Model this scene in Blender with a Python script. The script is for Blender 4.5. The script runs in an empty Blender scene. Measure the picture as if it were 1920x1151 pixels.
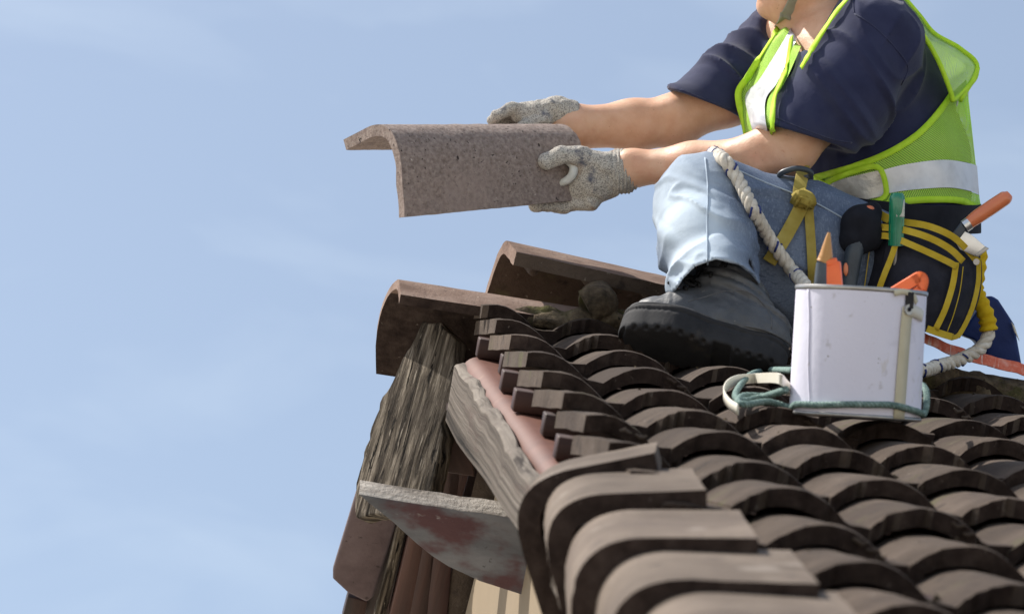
import bpy, bmesh, math, random
import numpy as np
from mathutils import Matrix, Vector
random.seed(7); rng = np.random.default_rng(7)
C = bpy.context.scene.collection
scene = bpy.context.scene

# ------------------------------------------------------------------ camera, sky, sun
FPX = 7000.0                                   # focal length in pixels of a 1920 wide frame
TH = math.radians(28.0)                        # roof pitch
Uc = np.array([.9824, .1516, .1092]); Vc = np.array([-.0953, -.0961, .9908]); Nc = np.array([.1607, -.9838, -.0800])
Vc -= Uc * (Uc @ Vc); Uc /= np.linalg.norm(Uc); Vc /= np.linalg.norm(Vc); Nc = np.cross(Uc, Vc); Nc = Nc if Nc[1] < 0 else -Nc
Oc = np.array([.0711, .0483, 7.0])             # first tile corner under the ridge, seen from the camera
Uw = np.array([1., 0, 0]); Vw = np.array([0, math.cos(TH), math.sin(TH)]); Nw = np.array([0, -math.sin(TH), math.cos(TH)])
Ow = np.array([0, 0, 4.6])
Wm = np.outer(Uw, Uc) + np.outer(Vw, Vc) + np.outer(Nw, Nc)
def cam2w(c): return (np.asarray(c, float) - Oc) @ Wm.T + Ow
def w2cam(p): return (np.asarray(p, float) - Ow) @ Wm + Oc
def S(px, py, Y):                              # stage frame: X right, Y away (0 = 7 m off), Z up
    d = 7.0 + Y
    return np.array([(px - 960.) / FPX * d, Y, (575.5 - py) / FPX * d])
def T(p):
    p = np.asarray(p, float)
    return cam2w(np.stack([p[..., 0], -p[..., 2], 7.0 + p[..., 1]], -1))
def W(px, py, Y): return T(S(px, py, Y))
def R(u, v, n): return Ow + np.multiply.outer(u, Uw) + np.multiply.outer(v, Vw) + np.multiply.outer(n, Nw)
def Sdir(x, y, z): return np.array([x, -z, y], float) @ Wm.T     # stage direction -> world

cam = bpy.data.cameras.new('camera'); co = bpy.data.objects.new('camera', cam); C.objects.link(co)
cx, cy, cz = Wm @ np.array([1., 0, 0]), Wm @ np.array([0, -1., 0]), Wm @ np.array([0, 0, -1.])
pos = cam2w(np.zeros(3))
co.matrix_world = Matrix([[cx[0], cy[0], cz[0], pos[0]], [cx[1], cy[1], cz[1], pos[1]], [cx[2], cy[2], cz[2], pos[2]], [0, 0, 0, 1]])
cam.sensor_width = 36; cam.lens = 36 * FPX / 1920; cam.clip_end = 3000; cam.clip_start = .05
cam.dof.use_dof = True; cam.dof.focus_distance = 7.08; cam.dof.aperture_fstop = 8.0
scene.camera = co

Ls = Sdir(-.53, .48, .70); Ls /= np.linalg.norm(Ls)           # towards the sun
sun = bpy.data.lights.new('sun', 'SUN'); sun.energy = 5.0; sun.angle = math.radians(.53); sun.color = (1, .95, .87)
so = bpy.data.objects.new('sun', sun); C.objects.link(so)
so.rotation_euler = Vector(Ls).to_track_quat('Z', 'Y').to_euler(); so.location = (-4, 2, 12)
w = bpy.data.worlds.new('World'); scene.world = w; w.use_nodes = True
nt = w.node_tree; bgn = nt.nodes['Background']
sky = nt.nodes.new('ShaderNodeTexSky'); sky.sky_type = 'NISHITA'; sky.sun_disc = False
sky.sun_elevation = math.asin(Ls[2]); sky.sun_rotation = math.atan2(Ls[0], Ls[1])
sky.air_density = 1.0; sky.dust_density = 2.1; sky.ozone_density = 1.0; sky.altitude = 100
SKY_STRENGTH = .115
tc = nt.nodes.new('ShaderNodeTexCoord'); mp = nt.nodes.new('ShaderNodeMapping'); nz = nt.nodes.new('ShaderNodeTexNoise')
mp.inputs['Scale'].default_value = (5, 5, 16); mp.inputs['Rotation'].default_value = (.1, .32, .0)
nz.inputs['Scale'].default_value = 1.5; nz.inputs['Detail'].default_value = 5; nz.inputs['Roughness'].default_value = .55; nz.inputs['Distortion'].default_value = .6
cr = nt.nodes.new('ShaderNodeValToRGB'); cr.color_ramp.elements[0].position = .48; cr.color_ramp.elements[0].color = (.2, .2, .2, 1); cr.color_ramp.elements[1].position = .85; cr.color_ramp.elements[1].color = (.40, .40, .40, 1)
mx = nt.nodes.new('ShaderNodeMix'); mx.data_type = 'RGBA'
L = nt.links.new
L(tc.outputs['Generated'], mp.inputs['Vector']); L(mp.outputs['Vector'], nz.inputs['Vector']); L(nz.outputs['Fac'], cr.inputs['Fac'])
L(cr.outputs['Color'], mx.inputs[0]); L(sky.outputs['Color'], mx.inputs[6]); mx.inputs[7].default_value = (5.9, 6.7, 7.4, 1)
L(mx.outputs[2], bgn.inputs['Color']); bgn.inputs['Strength'].default_value = SKY_STRENGTH
scene.view_settings.view_transform = 'Standard'; scene.view_settings.look = 'None'; scene.view_settings.gamma = 1
scene.view_settings.exposure = 0.42; scene.view_settings.use_curve_mapping = False
try:
    scene.cycles.max_bounces = 6; scene.cycles.transparent_max_bounces = 12
except Exception: pass

# ------------------------------------------------------------------ object helpers
def thing(name, label, cat, base, group=None):
    o = bpy.data.objects.new(name, None); C.objects.link(o); o.empty_display_size = .05
    o.location = tuple(base); o['label'] = label; o['category'] = cat
    if group: o['group'] = group
    return o
def base_of(parent):
    b = np.zeros(3)
    while parent is not None:
        b += np.array(parent.location); parent = parent.parent
    return b
def obj(name, verts, faces, mat, parent=None, uv=None, smooth=True, base=None, auto=None):
    """one mesh object from world-space vertices; its origin is the parent's base (or its own base point)"""
    verts = np.asarray(verts, float)
    b = base_of(parent) if parent is not None else np.zeros(3)
    loc = np.zeros(3)
    if base is not None: loc = np.asarray(base, float) - b
    me = bpy.data.meshes.new(name)
    me.from_pydata((verts - b - loc).tolist(), [], [list(map(int, f)) for f in faces] if not isinstance(faces, np.ndarray) else faces.tolist())
    if uv is not None:
        uv = np.asarray(uv, float); lay = me.uv_layers.new(name='UVMap')
        idx = np.empty(len(me.loops), int); me.loops.foreach_get('vertex_index', idx)
        lay.data.foreach_set('uv', uv[idx].ravel())
    if smooth: me.polygons.foreach_set('use_smooth', [True] * len(me.polygons))
    me.update()
    bm = bmesh.new(); bm.from_mesh(me); bmesh.ops.recalc_face_normals(bm, faces=bm.faces); bm.to_mesh(me); bm.free()
    if auto is not None:
        try: me.set_sharp_from_angle(angle=math.radians(auto))
        except Exception: pass
    me.materials.append(mat)
    o = bpy.data.objects.new(name, me); C.objects.link(o); o.location = tuple(loc)
    if parent is not None: o.parent = parent
    return o
def tag(o, label, cat, group=None, kind=None):
    if label: o['label'] = label
    if cat: o['category'] = cat
    if group: o['group'] = group
    if kind: o['kind'] = kind
    return o
def rebase(o):                                  # origin of a single-mesh thing to the middle of its bottom
    me = o.data; v = np.empty(len(me.vertices) * 3); me.vertices.foreach_get('co', v); v = v.reshape(-1, 3)
    b = np.array([(v[:, 0].min() + v[:, 0].max()) / 2, (v[:, 1].min() + v[:, 1].max()) / 2, v[:, 2].min()])
    me.vertices.foreach_set('co', (v - b).ravel()); o.location = tuple(np.array(o.location) + b); me.update()
    return o

# ------------------------------------------------------------------ materials
def surf(name, cols, scale=8., stretch=(1, 1, 1), coord='Object', rough=.8, spec=.3, bump=(), spots=None, rand=0., detail=6., sss=0., metal=0.,
         transl=0., transp=None, mottle=None, coat=0., sheen=0., distort=0., rot=(0, 0, 0), ramp=(.3, .7), lit_fade=None):
    m = bpy.data.materials.new(name); m.use_nodes = True; t = m.node_tree; n = t.nodes; p = n['Principled BSDF']
    k = t.links.new
    tc = n.new('ShaderNodeTexCoord'); src = tc.outputs[coord]
    off = None
    if rand:
        oi = n.new('ShaderNodeObjectInfo'); ad = n.new('ShaderNodeVectorMath'); ad.operation = 'ADD'
        ml = n.new('ShaderNodeMath'); ml.operation = 'MULTIPLY'; ml.inputs[1].default_value = 37.
        k(oi.outputs['Random'], ml.inputs[0]); k(src, ad.inputs[0]); k(ml.outputs[0], ad.inputs[1]); src = ad.outputs[0]
    def noise(sc, st, dt=6., ro=.6, ds=0.):
        mp = n.new('ShaderNodeMapping'); mp.inputs['Scale'].default_value = st; mp.inputs['Rotation'].default_value = rot; k(src, mp.inputs['Vector'])
        z = n.new('ShaderNodeTexNoise'); z.inputs['Scale'].default_value = sc; z.inputs['Detail'].default_value = dt; z.inputs['Roughness'].default_value = ro
        z.inputs['Distortion'].default_value = ds
        k(mp.outputs['Vector'], z.inputs['Vector']); return z.outputs['Fac']
    r = n.new('ShaderNodeValToRGB'); els = r.color_ramp.elements
    nc = len(cols)
    if nc == 1: cols = cols * 2; nc = 2
    while len(els) < nc: els.new(.5)
    for i, cl in enumerate(cols):
        els[i].position = ramp[0] + (ramp[1] - ramp[0]) * i / (nc - 1); els[i].color = (*cl, 1)
    k(noise(scale, stretch, detail, .6, distort), r.inputs['Fac']); col = r.outputs['Color']
    def mix(fac, a, b, mode='MIX'):
        q = n.new('ShaderNodeMix'); q.data_type = 'RGBA'; q.blend_type = mode
        for s_, v_ in ((0, fac), (6, a), (7, b)):
            if hasattr(v_, 'is_linked') or hasattr(v_, 'links'): k(v_, q.inputs[s_])
            elif isinstance(v_, (int, float)): q.inputs[s_].default_value = v_
            else: q.inputs[s_].default_value = (*v_, 1)
        return q.outputs[2]
    def band(val, a, b, inv=False):
        q = n.new('ShaderNodeMapRange'); q.inputs['From Min'].default_value = a; q.inputs['From Max'].default_value = b; q.interpolation_type = 'SMOOTHSTEP'
        if inv: q.inputs['To Min'].default_value = 1; q.inputs['To Max'].default_value = 0
        k(val, q.inputs['Value']); return q.outputs['Result']
    for sp in (spots or []):                     # (scale, lo, hi, colour, stretch)
        col = mix(band(noise(sp[0], sp[4] if len(sp) > 4 else (1, 1, 1), 5.), sp[1], sp[2]), col, sp[3])
    if lit_fade:                                     # sunlit and worn paleness painted in where the mesh attribute 'fade' is set
        at = n.new('ShaderNodeAttribute'); at.attribute_name = 'lit_fade'; col = mix(at.outputs['Fac'], col, lit_fade)
    if rand:
        mr = n.new('ShaderNodeMapRange'); mr.inputs['To Min'].default_value = 1 - rand; mr.inputs['To Max'].default_value = 1 + rand
        k(oi.outputs['Random'], mr.inputs['Value'])
        hs = n.new('ShaderNodeHueSaturation'); k(mr.outputs['Result'], hs.inputs['Value']); k(col, hs.inputs['Color']); col = hs.outputs['Color']
    k(col, p.inputs['Base Color'])
    p.inputs['Roughness'].default_value = rough; p.inputs['Specular IOR Level'].default_value = spec; p.inputs['Metallic'].default_value = metal
    if sss: p.inputs['Subsurface Weight'].default_value = sss; p.inputs['Subsurface Radius'].default_value = (.012, .005, .003); p.inputs['Subsurface Scale'].default_value = 1.
    if coat: p.inputs['Coat Weight'].default_value = coat; p.inputs['Coat Roughness'].default_value = .15
    if sheen: p.inputs['Sheen Weight'].default_value = sheen
    last = None
    for b in bump:                               # (scale, strength, distance, stretch)
        bn = n.new('ShaderNodeBump'); bn.inputs['Strength'].default_value = b[1]; bn.inputs['Distance'].default_value = b[2]
        k(noise(b[0], b[3] if len(b) > 3 else (1, 1, 1), 6., .65), bn.inputs['Height'])
        if last: k(last, bn.inputs['Normal'])
        last = bn.outputs['Normal']
    if last: k(last, p.inputs['Normal'])
    out = n['Material Output']; sh = p.outputs['BSDF']
    if transl:
        tl = n.new('ShaderNodeBsdfTranslucent'); k(col, tl.inputs['Color']); ms = n.new('ShaderNodeMixShader'); ms.inputs[0].default_value = transl
        k(sh, ms.inputs[1]); k(tl.outputs[0], ms.inputs[2]); sh = ms.outputs[0]
    if transp:                                   # open net: holes on a staggered UV grid, (cell size in metres, hole radius 0..1)
        cell, hr = transp
        uvn = n.new('ShaderNodeTexCoord'); vs = n.new('ShaderNodeVectorMath'); vs.operation = 'SCALE'; vs.inputs['Scale'].default_value = 1 / cell
        k(uvn.outputs['UV'], vs.inputs[0])
        def cells(dx, dy):
            a = n.new('ShaderNodeVectorMath'); a.operation = 'ADD'; a.inputs[1].default_value = (dx, dy, 0); k(vs.outputs[0], a.inputs[0])
            f = n.new('ShaderNodeVectorMath'); f.operation = 'FRACTION'; k(a.outputs[0], f.inputs[0])
            s_ = n.new('ShaderNodeVectorMath'); s_.operation = 'SUBTRACT'; s_.inputs[1].default_value = (.5, .5, 0); k(f.outputs[0], s_.inputs[0])
            l = n.new('ShaderNodeVectorMath'); l.operation = 'LENGTH'; k(s_.outputs[0], l.inputs[0]); return l.outputs['Value']
        mi = n.new('ShaderNodeMath'); mi.operation = 'MINIMUM'; k(cells(0, 0), mi.inputs[0]); k(cells(.5, .5), mi.inputs[1])
        fac = band(mi.outputs[0], hr * .5 - .05, hr * .5 + .05)
        tr = n.new('ShaderNodeBsdfTransparent'); ms = n.new('ShaderNodeMixShader'); k(fac, ms.inputs[0]); k(tr.outputs[0], ms.inputs[1]); k(sh, ms.inputs[2]); sh = ms.outputs[0]
    k(sh, out.inputs['Surface'])
    return m
M = {}
M['tile'] = surf('weathered_concrete_tile', [(.042, .029, .021), (.074, .054, .041), (.105, .079, .062)], 9, rough=.9, spec=.2, rand=.22,
                 spots=[(26, .56, .68, (.036, .027, .023)), (60, .66, .73, (.19, .16, .135)), (3.2, .5, .75, (.105, .081, .066)), (5, .60, .74, (.095, .088, .045)), (150, .70, .74, (.26, .24, .20)), (2.2, .48, .62, (.052, .037, .029))],
                 bump=[(160, .8, .0028), (34, .6, .006)])
M['tile_end'] = surf('shaded_dark_tile_end', [(.016, .010, .0085), (.032, .0215, .018), (.052, .037, .031)], 40, rough=.95, spec=.15, rand=.2, spots=[(90, .66, .72, (.10, .08, .07))], bump=[(200, .8, .002), (60, .5, .003)])  # dark tile ends, with their shade deepened in the base colour
M['tile_smooth'] = surf('smooth_rake_tile', [(.080, .059, .045), (.130, .100, .077), (.18, .141, .111)], 7, rough=.85, spec=.25, rand=.1,
                 spots=[(22, .58, .72, (.07, .052, .043)), (3, .5, .75, (.095, .071, .057)), (9, .6, .72, (.21, .175, .145)), (70, .66, .72, (.05, .038, .032))], bump=[(150, .7, .002), (36, .5, .004)])
M['tile_held'] = surf('pitted_ridge_tile', [(.155, .117, .102), (.25, .197, .175), (.335, .275, .245)], 130, rough=.92, spec=.2,
                 spots=[(120, .62, .68, (.04, .03, .03)), (170, .66, .72, (.46, .40, .36)), (10, .58, .74, (.14, .105, .10)), (4, .5, .7, (.30, .235, .21)), (30, .69, .73, (.025, .02, .018))],
                 bump=[(260, .8, .003), (70, .5, .004)])
M['tile_purple'] = surf('purplish_rake_tile', [(.075, .052, .055), (.11, .08, .083), (.14, .105, .107)], 12, rough=.85, spec=.3, spots=[(60, .64, .7, (.05, .036, .036)), (5, .5, .7, (.09, .064, .062))], bump=[(160, .5, .002)])
M['tile_pink'] = surf('reddish_ridge_tile', [(.13, .082, .062), (.205, .14, .11), (.26, .19, .155)], 14, rough=.9, spec=.2, rand=.08,
                 spots=[(70, .62, .7, (.06, .042, .035)), (9, .58, .74, (.13, .09, .07)), (100, .68, .73, (.42, .36, .31))], bump=[(180, .8, .003), (40, .5, .005)])
M['mortar'] = surf('mossy_mortar', [(.05, .038, .026), (.12, .09, .06), (.21, .165, .105)], 40, rough=.96, spec=.15, spots=[(14, .55, .7, (.085, .078, .03)), (90, .64, .7, (.03, .024, .018))],
                 bump=[(120, 1., .008), (45, .9, .012)])
M['wood_grey'] = surf('weathered_grey_wood', [(.006, .005, .004), (.045, .036, .028), (.105, .086, .066), (.23, .195, .155)], 72, stretch=(.10, 1, 1), coord='UV', rough=.95, spec=.12, distort=.9, ramp=(.33, .64),
                 spots=[(30, .62, .67, (.008, .006, .005), (.4, 1, 1)), (4, .5, .75, (.050, .040, .032)), (150, .60, .68, (.25, .215, .175), (.12, 1, 1)), (80, .61, .65, (.006, .005, .004), (.09, 1, 1))], bump=[(64, 1., .014, (.10, 1, 1)), (150, .9, .005, (.12, 1, 1)), (12, .8, .014, (.5, 1, 1))])
M['wood_lit'] = surf('split_sunlit_wood', [(.06, .05, .043), (.155, .132, .112), (.26, .228, .195)], 40, stretch=(.10, 1, 1), coord='UV', rough=.92, spec=.15, distort=.8,
                 spots=[(16, .58, .66, (.035, .028, .024), (.1, 1, 1)), (7, .56, .72, (.12, .088, .078))], bump=[(24, .8, .006, (.1, 1, 1)), (80, .6, .003, (.14, 1, 1))])
M['sawn_lit'] = surf('sunlit_sawn_edge', [(.16, .14, .12), (.31, .28, .25), (.44, .41, .37)], 60, stretch=(.15, 1, 1), coord='UV', rough=.95, spec=.1, spots=[(50, .64, .7, (.07, .06, .05))], bump=[(90, .9, .006), (30, .6, .006)])
M['wood_shade'] = surf('split_shaded_board', [(.012, .010, .008), (.075, .062, .052), (.13, .11, .094), (.21, .185, .16)], 50, stretch=(.010, 1, 1), coord='UV', rough=.95, spec=.12, distort=.6, ramp=(.3, .68), spots=[(9, .56, .72, (.085, .058, .05), (.15, 1, 1)), (60, .6, .66, (.014, .011, .009), (.012, 1, 1))], bump=[(50, .8, .008, (.01, 1, 1)), (140, .6, .003, (.015, 1, 1))])
M['wood_paint'] = surf('flaking_painted_wood', [(.055, .055, .06), (.11, .11, .118), (.16, .157, .165)], 14, stretch=(.35, 1, 1), coord='UV', rough=.75, spec=.3, distort=.5,
                 spots=[(6, .50, .60, (.075, .034, .036), (.6, 1, 1)), (30, .66, .72, (.03, .025, .025)), (24, .64, .71, (.26, .245, .235), (.5, 1, 1))], bump=[(30, .5, .004, (.3, 1, 1)), (120, .4, .002)])
M['wood_dark'] = surf('mahogany_stained_timber', [(.012, .005, .004), (.034, .0125, .0095), (.06, .025, .018)], 20, stretch=(.08, 1, 1), coord='UV', rough=.55, spec=.4, rand=.25,
                 spots=[(30, .66, .72, (.16, .10, .08), (.1, 1, 1))], bump=[(40, .5, .003, (.08, 1, 1))])
M['batten'] = surf('red_brown_batten', [(.016, .0055, .004), (.034, .0115, .008), (.055, .021, .014)], 22, stretch=(.1, 1, 1), coord='UV', rough=.6, spec=.3, rand=.25, bump=[(50, .3, .002, (.1, 1, 1))])
M['steel_red'] = surf('red_oxide_steel', [(.085, .024, .012), (.115, .036, .019), (.14, .050, .030)], 6, rough=.62, spec=.5, spots=[(30, .62, .7, (.12, .045, .03)), (9, .66, .74, (.19, .095, .062))], bump=[(60, .03, .001)])
M['plaster'] = surf('cream_plaster', [(.22, .172, .118), (.255, .20, .138)], 5, rough=.9, spec=.2, spots=[(16, .74, .76, (.25, .19, .13))], bump=[(150, .25, .0015)])
M['ground'] = surf('pale_concrete_yard', [(.46, .43, .37), (.54, .505, .44)], .6, rough=.95, spec=.1, bump=[(6, .5, .03)])
M['skin'] = surf('skin', [(.54, .285, .17), (.63, .365, .235), (.69, .435, .30)], 16, rough=.5, spec=.4, sss=.12, spots=[(9, .5, .75, (.60, .29, .185)), (140, .66, .72, (.40, .21, .12)), (60, .68, .74, (.52, .25, .15))],
                 bump=[(320, .45, .0010), (60, .35, .0025), (18, .3, .006, (1, 1, 1))])
M['shirt'] = surf('navy_cotton', [(.019, .022, .055), (.025, .029, .069), (.031, .036, .080)], 14, rough=.92, spec=.15, sheen=.12, bump=[(1100, .25, .0006), (26, .25, .005)],
                  spots=[(5, .55, .8, (.038, .042, .074))])
M['denim'] = surf('faded_blue_denim', [(.080, .106, .165), (.120, .153, .225), (.165, .205, .285)], 9, rough=.9, spec=.15, bump=[(700, .35, .0010, (1, 1, .25)), (38, .35, .004)],
                  spots=[(320, .45, .75, (.20, .245, .32), (1, 1, .3)), (22, .62, .72, (.08, .11, .165), (1, 1, .5)), (260, .5, .7, (.095, .122, .18), (.3, 1, 1))], lit_fade=(.50, .58, .66))
M['denim_dark'] = surf('shirt_hem_denim', [(.03, .045, .08), (.06, .08, .12)], 30, rough=.9, spec=.15, bump=[(500, .3, .001)])
M['leather'] = surf('scuffed_black_leather', [(.045, .047, .052), (.070, .073, .080), (.105, .108, .115)], 16, rough=.5, spec=.5, bump=[(190, .5, .0014), (40, .35, .003)], spots=[(11, .55, .72, (.10, .10, .105)), (70, .66, .74, (.17, .165, .16))])
M['rubber'] = surf('dusty_black_rubber', [(.016, .016, .018), (.034, .033, .035)], 18, rough=.8, spec=.3, spots=[(12, .58, .72, (.05, .042, .036))], bump=[(120, .4, .002)])
M['glove'] = surf('speckled_knit_glove', [(.19, .175, .165), (.39, .36, .32), (.53, .49, .43)], 420, rough=.95, spec=.1, detail=2., ramp=(.36, .60), bump=[(480, .7, .0015), (60, .35, .004)],
                  spots=[(22, .58, .72, (.10, .105, .135)), (14, .60, .74, (.28, .19, .14))])
M['glove_pale'] = surf('pale_rubber_coating', [(.50, .50, .47), (.62, .62, .59)], 60, rough=.75, spec=.4, bump=[(80, .3, .002)])
M['net'] = surf('lime_polyester_net', [(.50, .86, .11), (.58, .92, .16)], 20, rough=.7, spec=.2, transl=.3, transp=(.0048, .40))
M['lime'] = surf('lime_binding', [(.50, .82, .03), (.64, .92, .07)], 60, rough=.65, spec=.25, transl=.2, bump=[(500, .4, .001)])
M['lime_sheer'] = surf('sheer_lime_net', [(.58, .88, .18), (.66, .94, .28)], 14, rough=.7, spec=.2, transl=.62, transp=(.0040, .42))
M['reflect'] = surf('silver_reflective_tape', [(.46, .47, .50), (.60, .61, .64), (.68, .69, .72)], 16, coord='UV', rough=.34, spec=.6, metal=.15, bump=[(28, .35, .003), (9, .3, .006)])
M['reflect_warm'] = surf('clear_checked_tape', [(.34, .32, .28), (.52, .50, .46), (.70, .69, .66)], 20, coord='UV', rough=.22, spec=.7, metal=.25, bump=[(34, .55, .004), (90, .3, .002)])
M['can'] = surf('white_paint_label', [(.70, .685, .80), (.75, .735, .84)], 5, rough=.55, spec=.35, spots=[(9, .58, .72, (.62, .60, .70)), (30, .62, .76, (.50, .47, .50)), (90, .69, .74, (.28, .25, .24)), (7, .62, .70, (.56, .53, .57)), (5, .62, .66, (.66, .63, .66), (3, 3, .5))], bump=[(10, .35, .006), (60, .2, .002)])
M['steel'] = surf('dull_steel', [(.30, .29, .28), (.46, .45, .43)], 30, rough=.38, metal=.85, spec=.5, spots=[(40, .66, .72, (.16, .10, .07))])
M['blade'] = surf('bright_steel', [(.55, .55, .55), (.7, .7, .7)], 14, rough=.3, metal=.9, bump=[(200, .2, .001, (1, .05, 1))])
M['tape'] = surf('yellowed_tape', [(.52, .47, .33), (.60, .55, .41)], 20, rough=.6, spec=.3, bump=[(60, .3, .001)])
M['plastic_white'] = surf('ivory_plastic', [(.78, .74, .62), (.84, .80, .70)], 12, rough=.4, spec=.45, transl=.12)
M['plastic_grey'] = surf('aged_white_plastic', [(.55, .52, .45), (.66, .63, .55)], 18, rough=.5, spec=.4)
M['orange'] = surf('orange_plastic', [(.80, .13, .03), (.86, .18, .045)], 14, rough=.38, spec=.5)
M['orange_wood'] = surf('orange_lacquered_wood', [(.60, .15, .06), (.70, .21, .085)], 12, stretch=(.3, 1, 1), rough=.38, spec=.5, coat=.3)
M['green'] = surf('green_clear_plastic', [(.005, .16, .08), (.012, .25, .12)], 25, rough=.2, spec=.6, coat=.5)
M['label_worn'] = surf('worn_silver_print', [(.28, .32, .29), (.55, .56, .52)], 120, rough=.4, metal=.4)
M['cord'] = surf('grey_green_cord', [(.08, .13, .12), (.16, .235, .21), (.28, .36, .33)], 120, rough=.85, spec=.2, bump=[(300, .6, .001)])
M['rope'] = surf('cream_polyester_rope', [(.44, .39, .32), (.62, .57, .49), (.72, .68, .61)], 90, rough=.9, spec=.2, bump=[(500, .8, .0014)], spots=[(16, .62, .72, (.40, .33, .25))])
M['rope_blue'] = surf('blue_tracer_yarn', [(.02, .03, .13), (.05, .07, .22)], 90, rough=.9, spec=.2)
M['olive'] = surf('olive_yellow_webbing', [(.25, .19, .035), (.34, .265, .06), (.40, .32, .09)], 20, coord='UV', rough=.85, spec=.2, bump=[(500, .6, .0012, (1, .12, 1)), (30, .3, .003)])
M['yellow'] = surf('yellow_webbing', [(.45, .31, .02), (.54, .385, .035), (.60, .45, .06)], 24, coord='UV', rough=.8, spec=.2, bump=[(420, .5, .001, (1, .15, 1))], spots=[(9, .58, .75, (.38, .27, .05))])
M['yellow_soft'] = surf('yellow_cloth_sleeve', [(.55, .36, .01), (.68, .47, .02)], 20, rough=.85, spec=.2, bump=[(60, .6, .004), (400, .4, .001)])
M['pouch'] = surf('dark_navy_nylon', [(.012, .013, .022), (.021, .022, .034), (.03, .031, .044)], 30, rough=.8, spec=.25, bump=[(900, .4, .0008), (18, .35, .006)])
M['black'] = surf('black_fabric', [(.008, .009, .014), (.016, .017, .024)], 30, rough=.85, spec=.2, bump=[(300, .4, .001)])
M['grip'] = surf('blue_grey_handle', [(.025, .035, .048), (.05, .066, .085)], 20, rough=.45, spec=.5, spots=[(30, .64, .7, (.09, .10, .11))])
M['blue'] = surf('royal_blue_nylon', [(.006, .018, .095), (.012, .035, .16)], 12, rough=.6, spec=.3, bump=[(30, .3, .006)])
M['red_web'] = surf('orange_red_webbing', [(.55, .09, .05), (.70, .17, .10), (.78, .40, .32)], 40, coord='UV', rough=.75, spec=.3, spots=[(70, .55, .65, (.75, .58, .52), (1, .2, 1))], bump=[(300, .5, .001)])
M['tip_wood'] = surf('amber_wood', [(.42, .20, .055), (.56, .31, .10)], 30, stretch=(1, 1, .15), rough=.4, spec=.5)
M['hat'] = surf('white_helmet', [(.76, .75, .70)], 5, rough=.35, spec=.5)
M['strap_grey'] = surf('grey_chin_strap', [(.26, .255, .19), (.33, .32, .25)], 40, coord='UV', rough=.85, spec=.2, bump=[(500, .5, .001, (1, .15, 1))])
M['hair'] = surf('dark_grey_hair', [(.02, .018, .016), (.05, .046, .042)], 60, rough=.6, spec=.3)
M['eye'] = surf('eye_white', [(.7, .68, .65)], 5, rough=.2, spec=.6)
M['seam'] = surf('pale_seam_thread', [(.33, .40, .48), (.45, .52, .6)], 60, rough=.9)
M['welt'] = surf('worn_grey_welt', [(.07, .07, .075), (.12, .12, .125)], 40, rough=.7)
M['lace'] = surf('black_lace', [(.008, .008, .009), (.02, .02, .02)], 60, rough=.85)
# ------------------------------------------------------------------ geometry helpers
def nrm(v): v = np.asarray(v, float); return v / (np.linalg.norm(v, axis=-1, keepdims=True) + 1e-12)
def smooth_path(pts, n=12, closed=False):
    P = np.asarray(pts, float); out = []
    m = len(P); segs = m if closed else m - 1
    for i in range(segs):
        p1, p2 = P[i], P[(i + 1) % m]
        p0 = P[(i - 1) % m] if (closed or i > 0) else 2 * p1 - p2
        p3 = P[(i + 2) % m] if (closed or i + 2 < m) else 2 * p2 - p1
        for t in np.arange(n) / n:
            out.append(.5 * ((2 * p1) + (p2 - p0) * t + (2 * p0 - 5 * p1 + 4 * p2 - p3) * t * t + (3 * p1 - p0 - 3 * p2 + p3) * t ** 3))
    if not closed: out.append(P[-1])
    return np.array(out)
def resample(P, step):
    d = np.r_[0, np.cumsum(np.linalg.norm(np.diff(P, axis=0), axis=1))]; n = max(2, int(d[-1] / step) + 1)
    s = np.linspace(0, d[-1], n); return np.stack([np.interp(s, d, P[:, k]) for k in range(P.shape[1])], 1), s
def frames(P, ref=None):
    Tn = nrm(np.gradient(P, axis=0)); N = np.zeros_like(P)
    a = np.array([0, 0, 1.]) if ref is None else np.asarray(ref, float)
    if abs(Tn[0] @ a) > .95: a = np.array([1., 0, 0])
    n0 = nrm(a - Tn[0] * (a @ Tn[0])); N[0] = n0
    for i in range(1, len(P)):
        q = N[i - 1] - Tn[i] * (N[i - 1] @ Tn[i]); N[i] = nrm(q)
    return Tn, N, np.cross(Tn, N)
def tube_geo(P, r, seg=10, cap=True):
    P = np.asarray(P, float); r = np.broadcast_to(np.asarray(r, float), (len(P),))
    Tn, N, B = frames(P); a = np.linspace(0, 2 * np.pi, seg, endpoint=False)
    V = P[:, None] + r[:, None, None] * (np.cos(a)[None, :, None] * N[:, None] + np.sin(a)[None, :, None] * B[:, None])
    F = [[i * seg + j, i * seg + (j + 1) % seg, (i + 1) * seg + (j + 1) % seg, (i + 1) * seg + j] for i in range(len(P) - 1) for j in range(seg)]
    if cap: F += [list(range(seg))[::-1], [(len(P) - 1) * seg + j for j in range(seg)]]
    return V.reshape(-1, 3), F
class Geo:
    def __init__(s): s.V = []; s.F = []; s.U = []; s.n = 0
    def add(s, V, F, uv=None):
        V = np.asarray(V, float); s.V.append(V); s.F += [[int(i) + s.n for i in f] for f in F]; s.n += len(V)
        s.U.append(np.asarray(uv, float) if uv is not None else np.zeros((len(V), 2))); return s
    def obj(s, name, mat, parent=None, **k):
        return obj(name, np.concatenate(s.V), s.F, mat, parent, uv=np.concatenate(s.U), **k)
def rope_geo(P, R_, pitch, strands=3, step=.004, seg=7):
    P, s = resample(P, step); Tn, N, B = frames(P); gs = []
    for k in range(strands):
        ph = 2 * np.pi * (s / pitch + k / strands)
        Q = P + R_ * .52 * (np.cos(ph)[:, None] * N + np.sin(ph)[:, None] * B)
        gs.append(tube_geo(Q, R_ * .53, seg))
    return gs
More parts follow.
